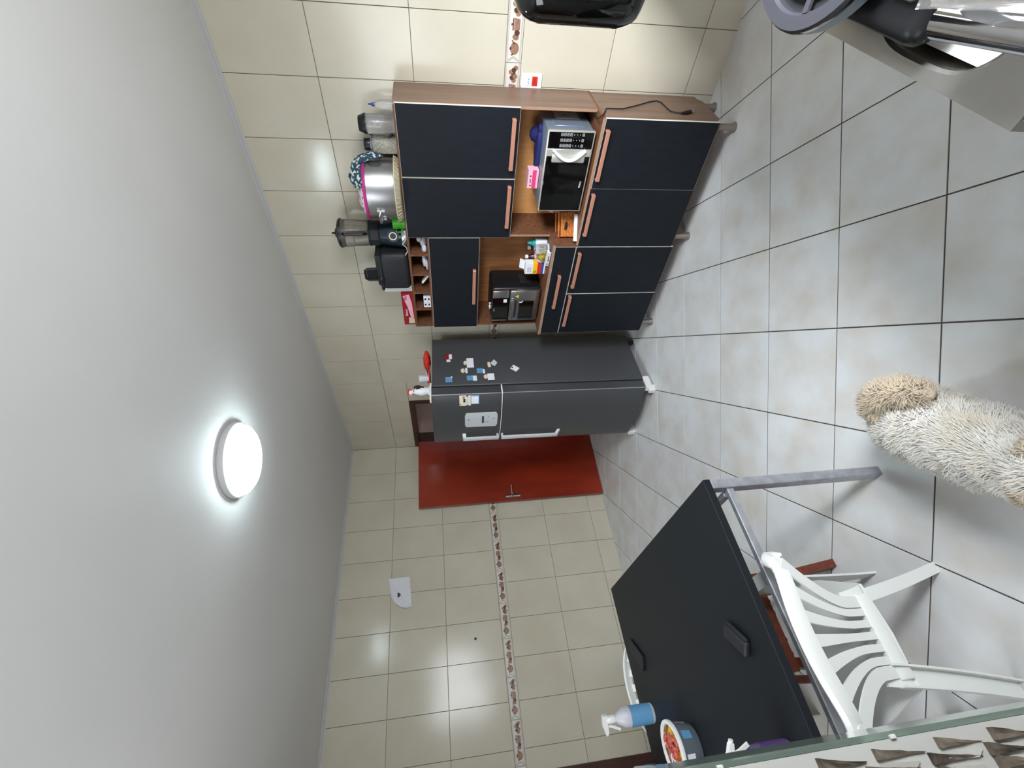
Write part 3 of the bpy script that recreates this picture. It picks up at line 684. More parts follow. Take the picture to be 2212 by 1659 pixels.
b = B(); b.ell((3.165, -.155, .955), (.014, .014, .02), 8, jit=.2); b.ell((3.17, -.165, .91), (.012, .01, .018), 8, jit=.2); part(b, 'print', 'roselt', sp)

# ------------------------------------------------------------------ oven fryer in the left niche
ov = thing('oven_fryer', 'black countertop oven fryer with steel front in the left niche of the cupboard', 'oven', (2.46, -.19, .972))
ox0, ox1, oz0, oz1, oy = 2.310, 2.614, .982, 1.352, -.300
b = B(); b.rbox(ox0+.004, ox1-.002, oy, -.06, oz0, oz1, .022, 3); part(b, 'body', 'blk', ov, smooth=True)
b = B(); b.rbox(ox0, ox1, oy-.030, oy+.002, 1.222, oz1-.003, .010, 2); part(b, 'control_frame', 'steel', ov, smooth=True)
b = B(); b.rbox(ox0+.018, 2.548, oy-.0325, oy-.02, 1.224, oz1-.004, .002, 1); cpl = part(b, 'control_panel', 'blkg', ov)
b = B(); b.rbox(ox0, ox1, oy-.030, oy+.002, oz0+.003, 1.216, .014, 2); od = part(b, 'door', 'steel', ov, smooth=True)
b = B(); b.rbox(2.332, 2.522, oy-.0318, oy-.02, 1.018, 1.148, .012, 2); part(b, 'window', 'blkg', od)
b = B(); b.rbox(2.345, 2.53, oy-.0316, oy-.02, 1.152, 1.184, .012, 2); part(b, 'grip_recess', 'ink', od)
b = B(); b.rbox(2.335, 2.535, oy-.048, oy-.036, 1.186, 1.208, .004, 2); b.box(2.345, 2.355, oy-.04, oy-.028, 1.188, 1.206); b.box(2.515, 2.525, oy-.04, oy-.028, 1.188, 1.206); part(b, 'handle', 'steel', od, smooth=True)
b = B(); b.prism([(2.545, 1.150), (2.575, 1.150), (2.560, 1.176)], 'y', oy-.0312, oy-.030); part(b, 'warning_sticker', 'yellow', od)
b = B(); b.box(2.505, 2.536, oy-.0334, oy-.0323, 1.238, 1.264); part(b, 'sticker', 'paper', cpl)
b = B(); b.box(2.498, 2.510, oy-.0326, oy-.0315, 1.118, 1.140); b.box(2.510, 2.520, oy-.0326, oy-.0315, 1.112, 1.118); part(b, 'sticker', 'paper', od)
b = B(); b.box(2.42, 2.445, oy-.0334, oy-.0323, 1.330, 1.334); part(b, 'mark', 'lgrey', cpl)
b = B()
for k in range(6): b.box(ox1-.004, ox1+.0015, -.235, -.13, 1.045+.015*k, 1.052+.015*k)
part(b, 'side_vent', 'greyp', ov)
for fx in (2.34, 2.585):
    for fy in (-.28, -.09):
        b = B(); b.cyl((fx, fy, .972), (fx, fy, .985), .012, seg=10); part(b, 'foot', 'rubber', ov)
b = B(); rr = [(2.40, -.25), (2.418, -.262), (2.435, -.255), (2.45, -.27), (2.428, -.285), (2.408, -.28)]
for k, (xx, yy) in enumerate(rr): b.ell((xx, yy, oz1+.006), (.007, .006, .007), 8)
for k in range(5): b.tube([(rr[k][0], rr[k][1], oz1+.006), (rr[k+1][0], rr[k+1][1], oz1+.007)], .0015, 5)
o = b.out('bead_trinket', 'white'); o['label'] = 'small string of white beads lying on top of the oven fryer'; o['category'] = 'trinket'

# medicines in the left niche
ZN = .972
m_ = thing('medicine_carton', 'open medicine carton with yellow, red and blue bands next to the oven fryer', 'carton', (2.79, -.27, ZN))
b = B(); b.box(2.742, 2.832, -.295, -.245, ZN+.0005, 1.118); part(b, 'carton', 'paper', m_)
b = B(); b.rings([[(2.750, -.245, 1.118), (2.826, -.245, 1.118), (2.826, -.247, 1.118), (2.750, -.247, 1.118)], [(2.755, -.232, 1.152), (2.835, -.232, 1.152), (2.835, -.234, 1.152), (2.755, -.234, 1.152)]]); part(b, 'flap', 'paper', m_)
for z0, z1, c in ((1.030, 1.062, 'yellow'), (1.003, 1.030, 'redb'), (.984, 1.003, 'blue')):
    b = B(); b.box(2.7415, 2.8325, -.2958, -.2445, z0, z1); part(b, 'band', c, m_)
text_mesh('G', .030, face_y(2.760, -.2966, 1.046), 'ink', m_)
b = B()
for k in range(4): b.box(2.755+.0, 2.80, -.2956, -.295, 1.075+.008*k, 1.077+.008*k)
part(b, 'print_lines', 'greyp', m_)
m_ = thing('saline_bottle', 'white bottle with teal spout cap beside the partition', 'bottle', (2.955, -.23, ZN))
b = B(); b.rbox(2.905, 2.998, -.265, -.205, ZN+.0005, 1.058, .012, 2); part(b, 'bottle', 'paper', m_, smooth=True)
b = B(); b.lathe([(.026, 1.058), (.024, 1.075), (.014, 1.082), (.012, 1.098), (.006, 1.112)], (2.965, -.235, 0), 14); part(b, 'cap', 'tealcap', m_, smooth=True)
b = B()
for k in range(3): b.box(2.925+.012*k, 2.932+.012*k, -.2656, -.265, 1.00, 1.03)
part(b, 'print', 'greyp', m_)
for lab, xx, yy, zz in (('dark maroon syrup bottle with white cap, left of the glass mug', 2.835, -.215, 1.092), ('shorter dark syrup bottle with white cap behind the glass mug', 2.868, -.150, 1.066)):
    m_ = thing('syrup_bottle', lab, 'bottle', (xx, yy, ZN))
    b = B(); b.lathe([(.022, .0005), (.023, .004), (.023, zz-ZN-.022), (.013, zz-ZN-.008), (.012, zz-ZN)], seg=16); b.out('bottle', 'maroon', m_, smooth=True)
    b = B(); b.lathe([(.0145, zz-ZN), (.0145, zz-ZN+.020)], seg=16); b.out('cap', 'white', m_, smooth=True)
    b = B(); b.lathe([(.0235, .03), (.0235, .075)], seg=16, cap0=False, cap1=False); b.out('label_wrap', 'roselt', m_, smooth=True)
m_ = thing('glass_mug', 'upturned clear glass mug among the medicines', 'mug', (2.955, -.300, ZN))
b = B(); b.lathe([(.034, .012), (.036, .02), (.034, .078), (.030, .094), (.012, .098)], seg=20); b.out('body', 'clear', m_, smooth=True)
b = B(); b.lathe([(.041, .0005), (.041, .006), (.034, .012)], seg=20); b.out('saucer', 'lgrey', m_, smooth=True)
b = B(); b.ell((2.905, -.30, ZN+.034), (.040, .024, .034), 12, jit=.12); o = b.out('plastic_bag', 'amber'); o['label'] = 'small yellow plastic bag in front of the maroon bottle'; o['category'] = 'bag'
m_ = thing('tape_roll', 'white tape roll standing behind the medicine carton', 'tape', (2.838, -.262, ZN))
b = B(); b.tube([(0, 0, .032), (.016, 0, .032)], .031, 20); b.out('roll', 'lgrey', m_, smooth=True)
m_ = thing('small_carton', 'slim white carton lying at the worktop edge before the medicines', 'carton', (2.93, -.365, ZN), rz=-.18)
b = B(); b.box(-.062, .062, -.014, .014, .0005, .024); b.out('carton', 'paper', m_)
b = B(); b.box(-.052, -.040, -.0146, -.014, .008, .016); b.box(-.02, .03, -.0146, -.014, .008, .014); b.out('print', 'ink', m_)
m_ = thing('car_keys', 'dark key ring lying on the worktop in front of the glass mug', 'keys', (2.985, -.34, ZN))
b = B(); b.tube([(.014*math.cos(t), .014*math.sin(t), .003) for t in [2*PI*i/14 for i in range(15)]], .0012, 5); b.out('ring', 'steel', m_, smooth=True)
b = B(); b.rbox(-.008, .010, -.045, -.012, .001, .010, .003, 1); b.out('fob', 'rubber', m_)
# small compartments above the flap door
ZC = 1.8105
def lump(name, label, cat, m, items, grp=None):
    b = B()
    for c, r in items: b.ell(c, r, 10, jit=.12)
    o = b.out(name, m, smooth=True); o['label'] = label; o['category'] = cat
    return o
lump('plastic_bag', 'crumpled translucent bag in the rightmost small compartment', 'bag', 'frost', [((2.975, -.21, ZC+.026), (.05, .05, .026)), ((2.93, -.245, ZC+.020), (.03, .022, .018)), ((3.00, -.24, ZC+.05), (.022, .02, .018))])
lump('plastic_bag', 'two-lobed translucent bag in the second small compartment from the right', 'bag', 'frost', [((2.82, -.235, ZC+.022), (.052, .03, .020)), ((2.80, -.25, ZC+.010), (.045, .022, .010)), ((2.855, -.20, ZC+.03), (.022, .03, .022))])
m_ = thing('plastic_clip', 'tilted white plastic gadget in the middle small compartment', 'gadget', (2.655, -.24, ZC), rot=(0, .62, 0))
b = B(); b.rbox(-.045, .045, -.018, .018, .026, .040, .004, 1); b.out('body', 'white', m_)
b = B(); b.tube([(.0, -.006, .026), (.012, -.006, .016), (.03, -.006, .016), (.038, -.006, .026)], .003, 6); b.out('lever', 'rubber', m_)
cnt = 0
for lab, xx, zz in (('upper right', 2.508, .027), ('upper left', 2.455, .027), ('lower right', 2.508, .0005), ('lower left', 2.455, .0005)):
    m_ = thing('medicine_box', 'small white medicine box, %s of the four stacked in the small compartment' % lab, 'carton', (xx, -.25, ZC+zz), group='white medicine boxes in the small compartment')
    b = B(); b.box(-.025, .025, -.03, .05, 0, .0255); b.out('carton', 'paper', m_)
    b = B(); b.box(-.008, .010, -.0306, -.030, .007, .019); b.out('print', 'ink', m_)

# ------------------------------------------------------------------ on top of the cupboard
ZP = 1.9405
m_ = thing('squeeze_bottle', 'small clear squeeze bottle with blue spout at the right end of the cupboard top', 'bottle', (3.765, -.09, ZP))
b = B(); b.lathe([(.024, 0), (.025, .004), (.025, .08), (.016, .105), (.010, .112)], seg=18); b.out('bottle', 'clear', m_, smooth=True)
b = B(); b.lathe([(.011, .110), (.011, .124), (.006, .128), (.003, .148)], seg=12); b.out('spout', 'blue', m_, smooth=True)
m_ = thing('blender_jug', 'clear ribbed jug with black lid on the cupboard top', 'jug', (3.688, -.155, ZP))
b = B(); b.lathe([(.044, 0), (.047, .004), (.050, .10), (.052, .160), (.052, .165)], seg=28); b.out('body', 'clear', m_, smooth=True)
b = B(); b.lathe([(.0455, .006), (.048, .02), (.0505, .155)], seg=28, cap0=True, cap1=True); b.out('liner', 'smoke', m_, smooth=True)
b = B(); b.lathe([(.053, .162), (.053, .174), (.046, .186), (.040, .204)], seg=28); b.out('lid', 'blk', m_, smooth=True)
b = B(); b.tube([(.052*math.cos(-1.2), .052*math.sin(-1.2), .10+0*t) for t in (0,)] + [(.0515*math.cos(-1.2+.35*math.cos(t)), .0515*math.sin(-1.2+.35*math.cos(t)), .095+.018*math.sin(t)) for t in [2*PI*i/18 for i in range(19)]], .0009, 4); b.out('embossed_ring', 'lgrey', m_)
b = B(); b.tube([(-.05, -.01, .15), (-.068, -.014, .13), (-.066, -.014, .05), (-.049, -.01, .02)], .007, 8); b.out('handle', 'blk', m_, smooth=True)
m_ = thing('storage_jar', 'clear square jar of dry seeds with black lid on the cupboard top', 'jar', (3.580, -.165, ZP))
b = B(); b.rbox(-.040, .040, -.040, .040, 0, .145, .010, 2); b.lathe([(.034, .145), (.028, .158)], seg=20); b.out('glass', 'clear', m_, smooth=True)
b = B(); b.rbox(-.0375, .0375, -.0375, .0375, .004, .138, .009, 2); b.out('seeds', 'cereal', m_, kind='stuff')
b = B(); b.lathe([(.033, .156), (.034, .160), (.034, .186), (.031, .190)], seg=24); b.out('lid', 'blk', m_, smooth=True)
m_ = thing('baking_tin', 'dark metal tin standing behind the large pot', 'tin', (3.525, -.045, ZP))
b = B(); b.rbox(-.045, .035, -.03, .03, 0, .175, .006, 1); b.out('tin', 'alu', m_)
m_ = thing('serving_tray', 'round cream tray with ribbed sides under the large pot', 'tray', (3.335, -.205, ZP))
b = B(); b.lathe([(.150, 0.001), (.165, .002), (.195, .026), (.200, .028), (.200, .032), (.192, .030), (.160, .008), (.01, .007)], seg=40); b.out('tray', 'tray', m_, smooth=True)
b = B()
for k in range(40):
    t = 2*PI*k/40; b.tube([(.168*math.cos(t), .168*math.sin(t), .004), (.194*math.cos(t+.05), .194*math.sin(t+.05), .024)], .0022, 4)
b.out('ribs', 'cream', m_, kind='stuff')
pt = thing('cooking_pot', 'large aluminium pot with magenta rim band on the cream tray', 'pot', (3.335, -.205, ZP+.0085))
b = B(); b.lathe([(.158, 0), (.168, .004), (.172, .012), (.174, .190)], seg=56, cap1=False); b.lathe([(.171, .190), (.170, .014), (.01, .012)], seg=56, cap0=False); b.out('body', 'alu', pt, smooth=True)
b = B(); b.lathe([(.1755, .188), (.180, .190), (.180, .203), (.1745, .206), (.170, .200), (.1702, .19)], seg=56, cap0=False, cap1=False); b.out('rim_band', 'pink', pt, smooth=True)
for a in (-2.15, .99):
    ca, sa = math.cos(a), math.sin(a); U = lambda r_, d, z: (ca*r_-sa*d, sa*r_+ca*d, z)
    b = B(); b.tube([U(.168, -.050, .118), U(.188, -.052, .122), U(.204, -.044, .128), U(.210, 0, .130), U(.204, .044, .128), U(.188, .052, .122), U(.168, .050, .118)], .0055, 8); b.out('handle', 'alu', pt, smooth=True)
    for d in (-.052, .052):
        b = B(); b.tube([U(.1745, d, .095), U(.1745, d, .140)], .006, rect=(.003, .016), upv=(ca, sa, 0)); b.out('handle_bracket', 'alu', pt)
# cloths heaped in the pot
def heap(name, label, m, c, rx, ry, h, seed, drop=None):
    b = B(); n, q = 26, 9; rs_ = []
    for i in range(q+1):
        u = i/q; rad = math.cos(u*PI/2)**.7; z = h*math.sin(u*PI/2)
        ring_ = []
        for k in range(n):
            t = 2*PI*k/n; p = Vector((math.cos(t)*3, math.sin(t)*3, u*3+seed)); nz = noise.noise(p)*.18+noise.noise(p*2.3)*.08
            x_, y_ = c[0]+rx*rad*(1+nz)*math.cos(t), c[1]+ry*rad*(1+nz)*math.sin(t); zz = c[2]+z*(1+nz)
            ring_.append((x_, y_, zz))
        rs_.append(ring_)
    b.rings(rs_); 
    if drop:
        d = drop; b.rings([[(d[0]+s_*.5*d[3]-.004*k, d[1]-.012*k+.006*math.sin(s_*9), d[2]-d[4]*k/5) for s_ in (-1, -.5, 0, .5, 1)] + [(d[0]+s_*.5*d[3]-.004*k, d[1]-.012*k+.018, d[2]-d[4]*k/5) for s_ in (1, .5, 0, -.5, -1)] for k in range(6)])
    o = b.out(name, m, smooth=True); o['label'] = label; o['category'] = 'cloth'; return o
heap('kitchen_cloth', 'teal and white patterned cloth heaped over the right side of the pot', 'tealcloth', (3.425, -.20, ZP+.205), .085, .12, .088, 1.3)
b = B(); rs_ = []
for k in range(9):
    t = k/8; xx = 3.50+.03*math.sin(t*2.2)+.014*t; z = ZP+.245-.14*t
    rs_.append([(xx+.016*math.cos(a)*(1.2-.5*t), -.215+.055*math.sin(a)*(1-.45*t), z+.008*math.sin(a*3)) for a in [2*PI*i/14 for i in range(14)]])
b.rings(rs_); o = b.out('hanging_cloth', 'tealcloth', smooth=True); o['label'] = 'end of a teal patterned cloth hanging over the pot rim'; o['category'] = 'cloth'
heap('kitchen_cloth', 'pale pink floral cloth heaped in the left half of the pot', 'pinkcloth', (3.295, -.205, ZP+.205), .118, .125, .055, 5.1)
m_ = thing('measuring_cup', 'bright green plastic cup with side handle beside the pot', 'cup', (3.132, -.245, ZP))
b = B(); b.lathe([(.040, 0), (.043, .003), (.046, .078), (.043, .078), (.038, .006)], seg=24); b.out('cup', 'green', m_, smooth=True)
b = B(); b.tube([(-.040, -.018, .060), (-.062, -.026, .056), (-.062, -.026, .028), (-.042, -.018, .022)], .004, 6); b.out('handle', 'green', m_, smooth=True)
lump('plastic_bag', 'crumpled white plastic bag behind the green cup', 'bag', 'frost', [((3.10, -.10, ZP+.065), (.05, .05, .065)), ((3.12, -.085, ZP+.13), (.035, .03, .07))])
m_ = thing('trinket_pair', 'small chrome trinket at the cupboard top edge before the tray', 'trinket', (3.205, -.268, ZP))
b = B(); b.ell((0, 0, .008), (.012, .008, .008), 10); b.ell((.018, .002, .007), (.008, .007, .007), 10); b.out('bead', 'chrome', m_, smooth=True)
# blender
bl = thing('blender', 'black blender with smoky jar and white ringed dial on the cupboard top', 'blender', (2.999, -.168, ZP))
b = B(); b.lathe([(.092, 0.001), (.094, .006), (.090, .03), (.088, .034)], seg=32); b.out('chrome_foot', 'steel', bl, smooth=True)
b = B(); b.lathe([(.088, .032), (.090, .05), (.084, .10), (.076, .15), (.074, .175)], seg=32); b.out('motor_base', 'teal', bl, smooth=True)
b = B(); dd = Vector((.35, -.936, 0)); c_ = Vector((0, 0, .088))+dd*.083
b.tube([c_, c_+dd*.012], .040, 28); b.out('dial', 'blk', bl, smooth=True)
b = B(); sd = Vector((.936, .35, 0)); b.tube([c_+dd*.0135+(sd*math.cos(t)+Vector((0, 0, 1))*math.sin(t))*.023 for t in [2*PI*i/24 for i in range(25)]], .0035, 6); b.out('dial_ring', 'white', bl, smooth=True)
b = B(); b.lathe([(.076, .176), (.082, .186), (.082, .232), (.088, .246), (.078, .250)], seg=8); b.out('jar_collar', 'blkm', bl)
b = B(); b.lathe([(.076, .248), (.082, .26), (.090, .425), (.091, .43)], seg=32); b.lathe([(.087, .43), (.078, .262), (.072, .252)], seg=32, cap0=False); b.out('jar', 'smoke', bl, smooth=True)
b = B(); b.lathe([(.010, .25), (.014, .27), (.008, .40)], seg=10); b.box(-.03, .03, -.004, .004, .262, .268); b.out('blade_column', 'blkm', bl)
b = B(); b.lathe([(.094, .424), (.095, .436), (.085, .446), (.05, .456), (.032, .458), (.030, .466), (.012, .468), (.006, .480), (.006, .492)], seg=32); b.out('lid', 'blk', bl, smooth=True)
b = B(); b.tube([(.042, -.075, .41), (.058, -.108, .39), (.056, -.104, .28), (.040, -.070, .262)], .009, 8); b.out('handle', 'blk', bl, smooth=True)
b = B(); b.tube([(.08, -.06, .02), (.07, -.12, .004), (.03, -.118, .003), (-.01, -.119, .03), (-.035, -.118, .006), (-.08, -.10, .004), (-.10, -.115, .02)], .003, 6); b.out('cord', 'lgrey', bl, smooth=True)
# deep fryer
af = thing('air_fryer', 'matte black air fryer with upright basket handle on the cupboard top', 'air fryer', (2.752, -.16, ZP))
b = B(); b.rbox(-.150, .148, -.125, .125, .002, .205, .035, 4); b.out('body', 'blkm', af, smooth=True)
b = B(); b.rbox(-.152, .150, -.128, .128, .188, .212, .010, 2); b.rbox(-.13, .13, -.10, .10, .205, .232, .012, 2); b.out('lid', 'blkm', af, smooth=True)
b = B(); hz0 = .215
b.tube([(-.105, -.06, hz0), (-.103, -.062, .300), (-.088, -.062, .318), (-.022, -.062, .318), (-.007, -.062, .300), (-.005, -.06, hz0)], .009, 8)
b.rbox(-.095, -.015, -.066, -.056, .235, .308, .004, 1); b.out('handle', 'blk', af, smooth=True)
b = B(); b.ell((-.055, -.128, .20), (.030, .010, .018), 12); b.out('latch', 'blk', af, smooth=True)
m_ = thing('white_box', 'plain white box behind the air fryer', 'box', (2.56, -.135, ZP))
b = B(); b.rbox(-.022, .036, -.09, .09, 0.0005, .205, .006, 2); b.out('box', 'white', m_, smooth=True)
m_ = thing('foil_carton', 'long red and pale printed carton lying at the left end of the cupboard top', 'carton', (2.385, -.20, ZP))
b = B(); b.box(-.162, .150, -.045, .045, .0005, .088); b.out('carton', 'red', m_)
b = B(); b.prism([(.128, .078), (.142, .03), (.06, .015), (-.09, .008), (-.10, .03), (.02, .05)], 'y', -.0460, -.045); b.out('pale_print', 'roselt', m_)
b = B(); b.prism([(-.10, .006), (-.15, .006), (-.15, .052), (-.085, .048)], 'y', -.0462, -.045); b.out('photo_print', 'tray', m_)
text_mesh('Banco', .028, face_y(-.035, -.0468, .062), 'paper', m_, w=False)
text_mesh('Rx', .036, face_y(.108, -.0468, .060), 'ink', m_, w=False)
b = B(); b.tube([(2.245, -.18, 1.935), (2.238, -.20, 1.95), (2.225, -.21, 1.975), (2.222, -.21, 2.0)], .003, 6); b.cyl((2.222, -.21, 2.0), (2.222, -.21, 2.006), .008, seg=10)
o = b.out('wire_hook', 'greyp'); o['label'] = 'bent wire hook at the left end of the cupboard top'; o['category'] = 'hook'

# ------------------------------------------------------------------ dining table
tx0, tx1, ty0, ty1, tz = 1.86, 3.290, -3.27, -2.287, .7715
tbl = thing('dining_table', 'dining table with dark matte top on square steel tube legs', 'table', ((tx0+tx1)/2, (ty0+ty1)/2, 0))
b = B(); b.rbox(tx0, tx1, ty0, ty1, .742, tz, .0025, 1); part(b, 'tabletop', 'tabletop', tbl)
for xx, yy in ((3.264, -2.30), (3.264, -3.225), (1.91, -2.325), (1.91, -3.225)):
    b = B(); b.rbox(xx-.024, xx+.024, yy-.024, yy+.012 if yy > -2.31 else yy+.024, 0, .742, .003, 1); part(b, 'leg', 'rail', tbl)
for a in ((3.252, 3.276, -3.20, -2.322, .652, .680), (1.90, 1.924, -3.20, -2.35, .652, .680)):
    b = B(); b.rbox(*a, .003, 1); part(b, 'side_rail', 'rail', tbl)
for yy in (-2.330, -3.225):
    b = B(); b.rbox(1.934, 3.24, yy-.012, yy+.010, .652, .680, .003, 1); part(b, 'side_rail', 'rail', tbl)
ZTB = tz+.0003
# trigger sprayers
def sprayer(label, loc, rz, H, liquid, wrap, r=.041):
    t = thing('spray_bottle', label, 'spray bottle', loc, rz=rz)
    b = B(); b.lathe([(r*.94, .0003), (r, .006), (r, .115*H), (r*.94, .140*H), (.60*r, .165*H), (.35*r, .178*H), (.33*r, .19*H)], seg=28); b.out('bottle', liquid, t, smooth=True)
    b = B(); b.lathe([(r*1.012, .012*H), (r*1.012, .112*H)], seg=28, cap0=False, cap1=False); lw = b.out('label_wrap', wrap[0], t, smooth=True)
    b = B(); b.tube([((r*1.02)*math.cos(a), (r*1.02)*math.sin(a), .098*H) for a in [-.9+.3*i for i in range(3)]], .01, rect=(.001, .018), upv=(0, 0, 1)); b.out('label_mark', wrap[1], lw)
    b = B(); b.lathe([(.017, .182*H), (.018, .19*H), (.018, .212*H), (.014, .218*H)], seg=18); b.out('collar', 'white', t, smooth=True)
    b = B()
    b.rings([[(x_, y_*1.0, z) for x_, y_ in ((-.022, -.011), (.030, -.009), (.030, .009), (-.022, .011))] for z in (.216*H, .240*H)])
    b.rings([[(.028, y_, z) for y_, z in ((-.009, .216*H), (.009, .216*H), (.009, .238*H), (-.009, .238*H))], [(.060, y_, z) for y_, z in ((-.007, .214*H), (.007, .214*H), (.007, .230*H), (-.007, .230*H))]])
    b.cyl((.058, 0, .222*H), (.068, 0, .221*H), .007, seg=10); b.out('spray_head', 'white', t)
    b = B(); b.tube([(.026, 0, .214*H), (.034, 0, .190*H), (.046, 0, .166*H), (.050, 0, .158*H)], .004, rect=(.006, .012), upv=(1, 0, 0)); b.out('trigger', 'white', t)
    return t
ldir = math.atan2(-.81, -.58)
sprayer('trigger spray bottle with light blue label standing on the table near the wall side', (2.03, -2.935, ZTB), ldir+.15, 1.10, 'frost', ('sky', 'red'), .045)
sprayer('purple trigger spray bottle at the near left end of the table', (3.15, -3.115, ZTB), 1.0, .84, 'purple', ('purpledk', 'purple'), .040)
# sweets tub
tb = thing('sweets_tub', 'round plastic tub with white rim full of wrapped sweets on the table', 'tub', (2.445, -3.080, ZTB))
b = B(); b.lathe([(.078, .0003), (.082, .004), (.094, .088)], seg=40, cap1=False); b.lathe([(.091, .088), (.079, .006), (.01, .005)], seg=40, cap0=False); bd = b.out('tub_body', 'bluebase', tb, smooth=True)
b = B(); b.lathe([(.092, .084), (.104, .086), (.106, .094), (.104, .100), (.090, .100), (.089, .092)], seg=40, cap0=False, cap1=False); b.out('rim', 'white', tb, smooth=True)
b = B()
for a0, a1, z0, z1, mi in ((.35, .7, .03, .07, 0), (1.4, 1.9, .02, .06, 1), (-.5, -.2, .04, .075, 1)):
    b = B(); n = 5; rr_ = lambda z: .0835+.012*z/.088
    b.rings([[(rr_(z)*math.cos(a0+(a1-a0)*i/n), rr_(z)*math.sin(a0+(a1-a0)*i/n), z) for i in range(n+1)] + [((rr_(z)-.0008)*math.cos(a0+(a1-a0)*i/n), (rr_(z)-.0008)*math.sin(a0+(a1-a0)*i/n), z) for i in range(n, -1, -1)] for z in (z0, z1)]); b.out('printed_patch', ['sky', 'paper'][mi], bd)
b = B(); b.lathe([(.083, .02), (.087, .078), (.05, .082), (.01, .084)], seg=24); b.out('wrapped_bed', 'yellow', tb, smooth=True)
for k in range(13):
    a = k*2.4; r_ = .018+.054*((k*37 % 13)/13)
    cx_, cy_ = 2.445+r_*math.cos(a), -3.080+r_*math.sin(a)
    c = thing('wrapped_sweet', 'red foil wrapped sweet in the round tub', 'sweet', (cx_, cy_, ZTB+.092+.005*(k % 2)), rz=a*1.7, group='wrapped sweets in the tub')
    if k == 0:
        b = B(); b.ell((0, 0, 0), (.015, .010, .009), 10, jit=.08); body_me = b.out('sweet_body', 'candy', c, smooth=True).data
        tw = []
        for s_2 in (-1, 1):
            b = B(); b.rings([[(s_2*.013, y_*.3, z_*.3) for y_, z_ in ((-.008, -.004), (.008, -.004), (.008, .004), (-.008, .004))], [(s_2*.026, y_, z_) for y_, z_ in ((-.010, -.004), (.010, -.001), (.010, .005), (-.010, .003))]]); tw.append(b.out('wrapper_twist', 'candy', c).data)
    else:
        for nm, me in (('sweet_body', body_me), ('wrapper_twist', tw[0]), ('wrapper_twist', tw[1])):
            o = bpy.data.objects.new(nm, me); COL.objects.link(o); o.parent = c
for k, (dx, dy, a) in enumerate(((-.045, .02, .4), (.0, -.03, 1.2), (.02, -.028, -.4))):
    b = B(); b.cyl((-.022, 0, 0), (.022, 0, .004), .0022, seg=6); o = b.out('lollipop_stick', 'paper'); o.location = (2.445+dx, -3.080+dy, ZTB+.108); o.rotation_euler = (0, .1, a)
    o['label'] = 'thin white lollipop stick poking out of the sweets in the tub'; o['category'] = 'stick'; o['group'] = 'lollipop sticks in the tub'
# phone, small pouch, carton and roll
m_ = thing('mobile_phone', 'thin dark phone lying on the table near its wall side', 'phone', (2.045, -2.675, ZTB), rz=-.68)
b = B(); b.rbox(-.088, .088, -.040, .040, .0, .010, .004, 2); b.out('body', 'blk', m_, smooth=True)
b = B(); b.rbox(-.085, .085, -.037, .037, .0098, .0106, .0003, 1); b.out('screen', 'blkm', m_)
b = B(); b.rbox(-.0885, -.060, -.0408, .0408, .003, .006, .001, 1); b.out('edge', 'steel', m_)
m_ = thing('glasses_case', 'small black folded case lying on the table behind the white chair', 'case', (3.115, -2.803, ZTB), rz=-.75)
b = B(); b.rbox(-.062, .062, -.026, .026, 0, .024, .010, 3); b.out('case_body', 'blkm', m_, smooth=True)
b = B(); b.rbox(-.062, .055, .020, .036, .004, .016, .006, 2); b.out('flap', 'blkm', m_, smooth=True)
m_ = thing('navy_carton', 'dark navy carton at the far left end of the table', 'carton', (2.02, -3.20, ZTB))
b = B(); b.box(-.20, .24, -.06, .066, .0003, .055); b.out('carton', 'navyb', m_)
m_ = thing('paper_roll', 'white film roll with a red mark lying on the navy carton', 'roll', (2.02, -3.158, ZTB+.0555))
b = B(); b.tube([(-.22, 0, .024), (.19, .008, .024)], .023, 20); b.out('roll', 'lgrey', m_, smooth=True)
b = B(); b.tube([(.08, .0055, .024), (.13, .0065, .024)], .0235, 20); b.out('red_mark', 'red', m_, smooth=True)

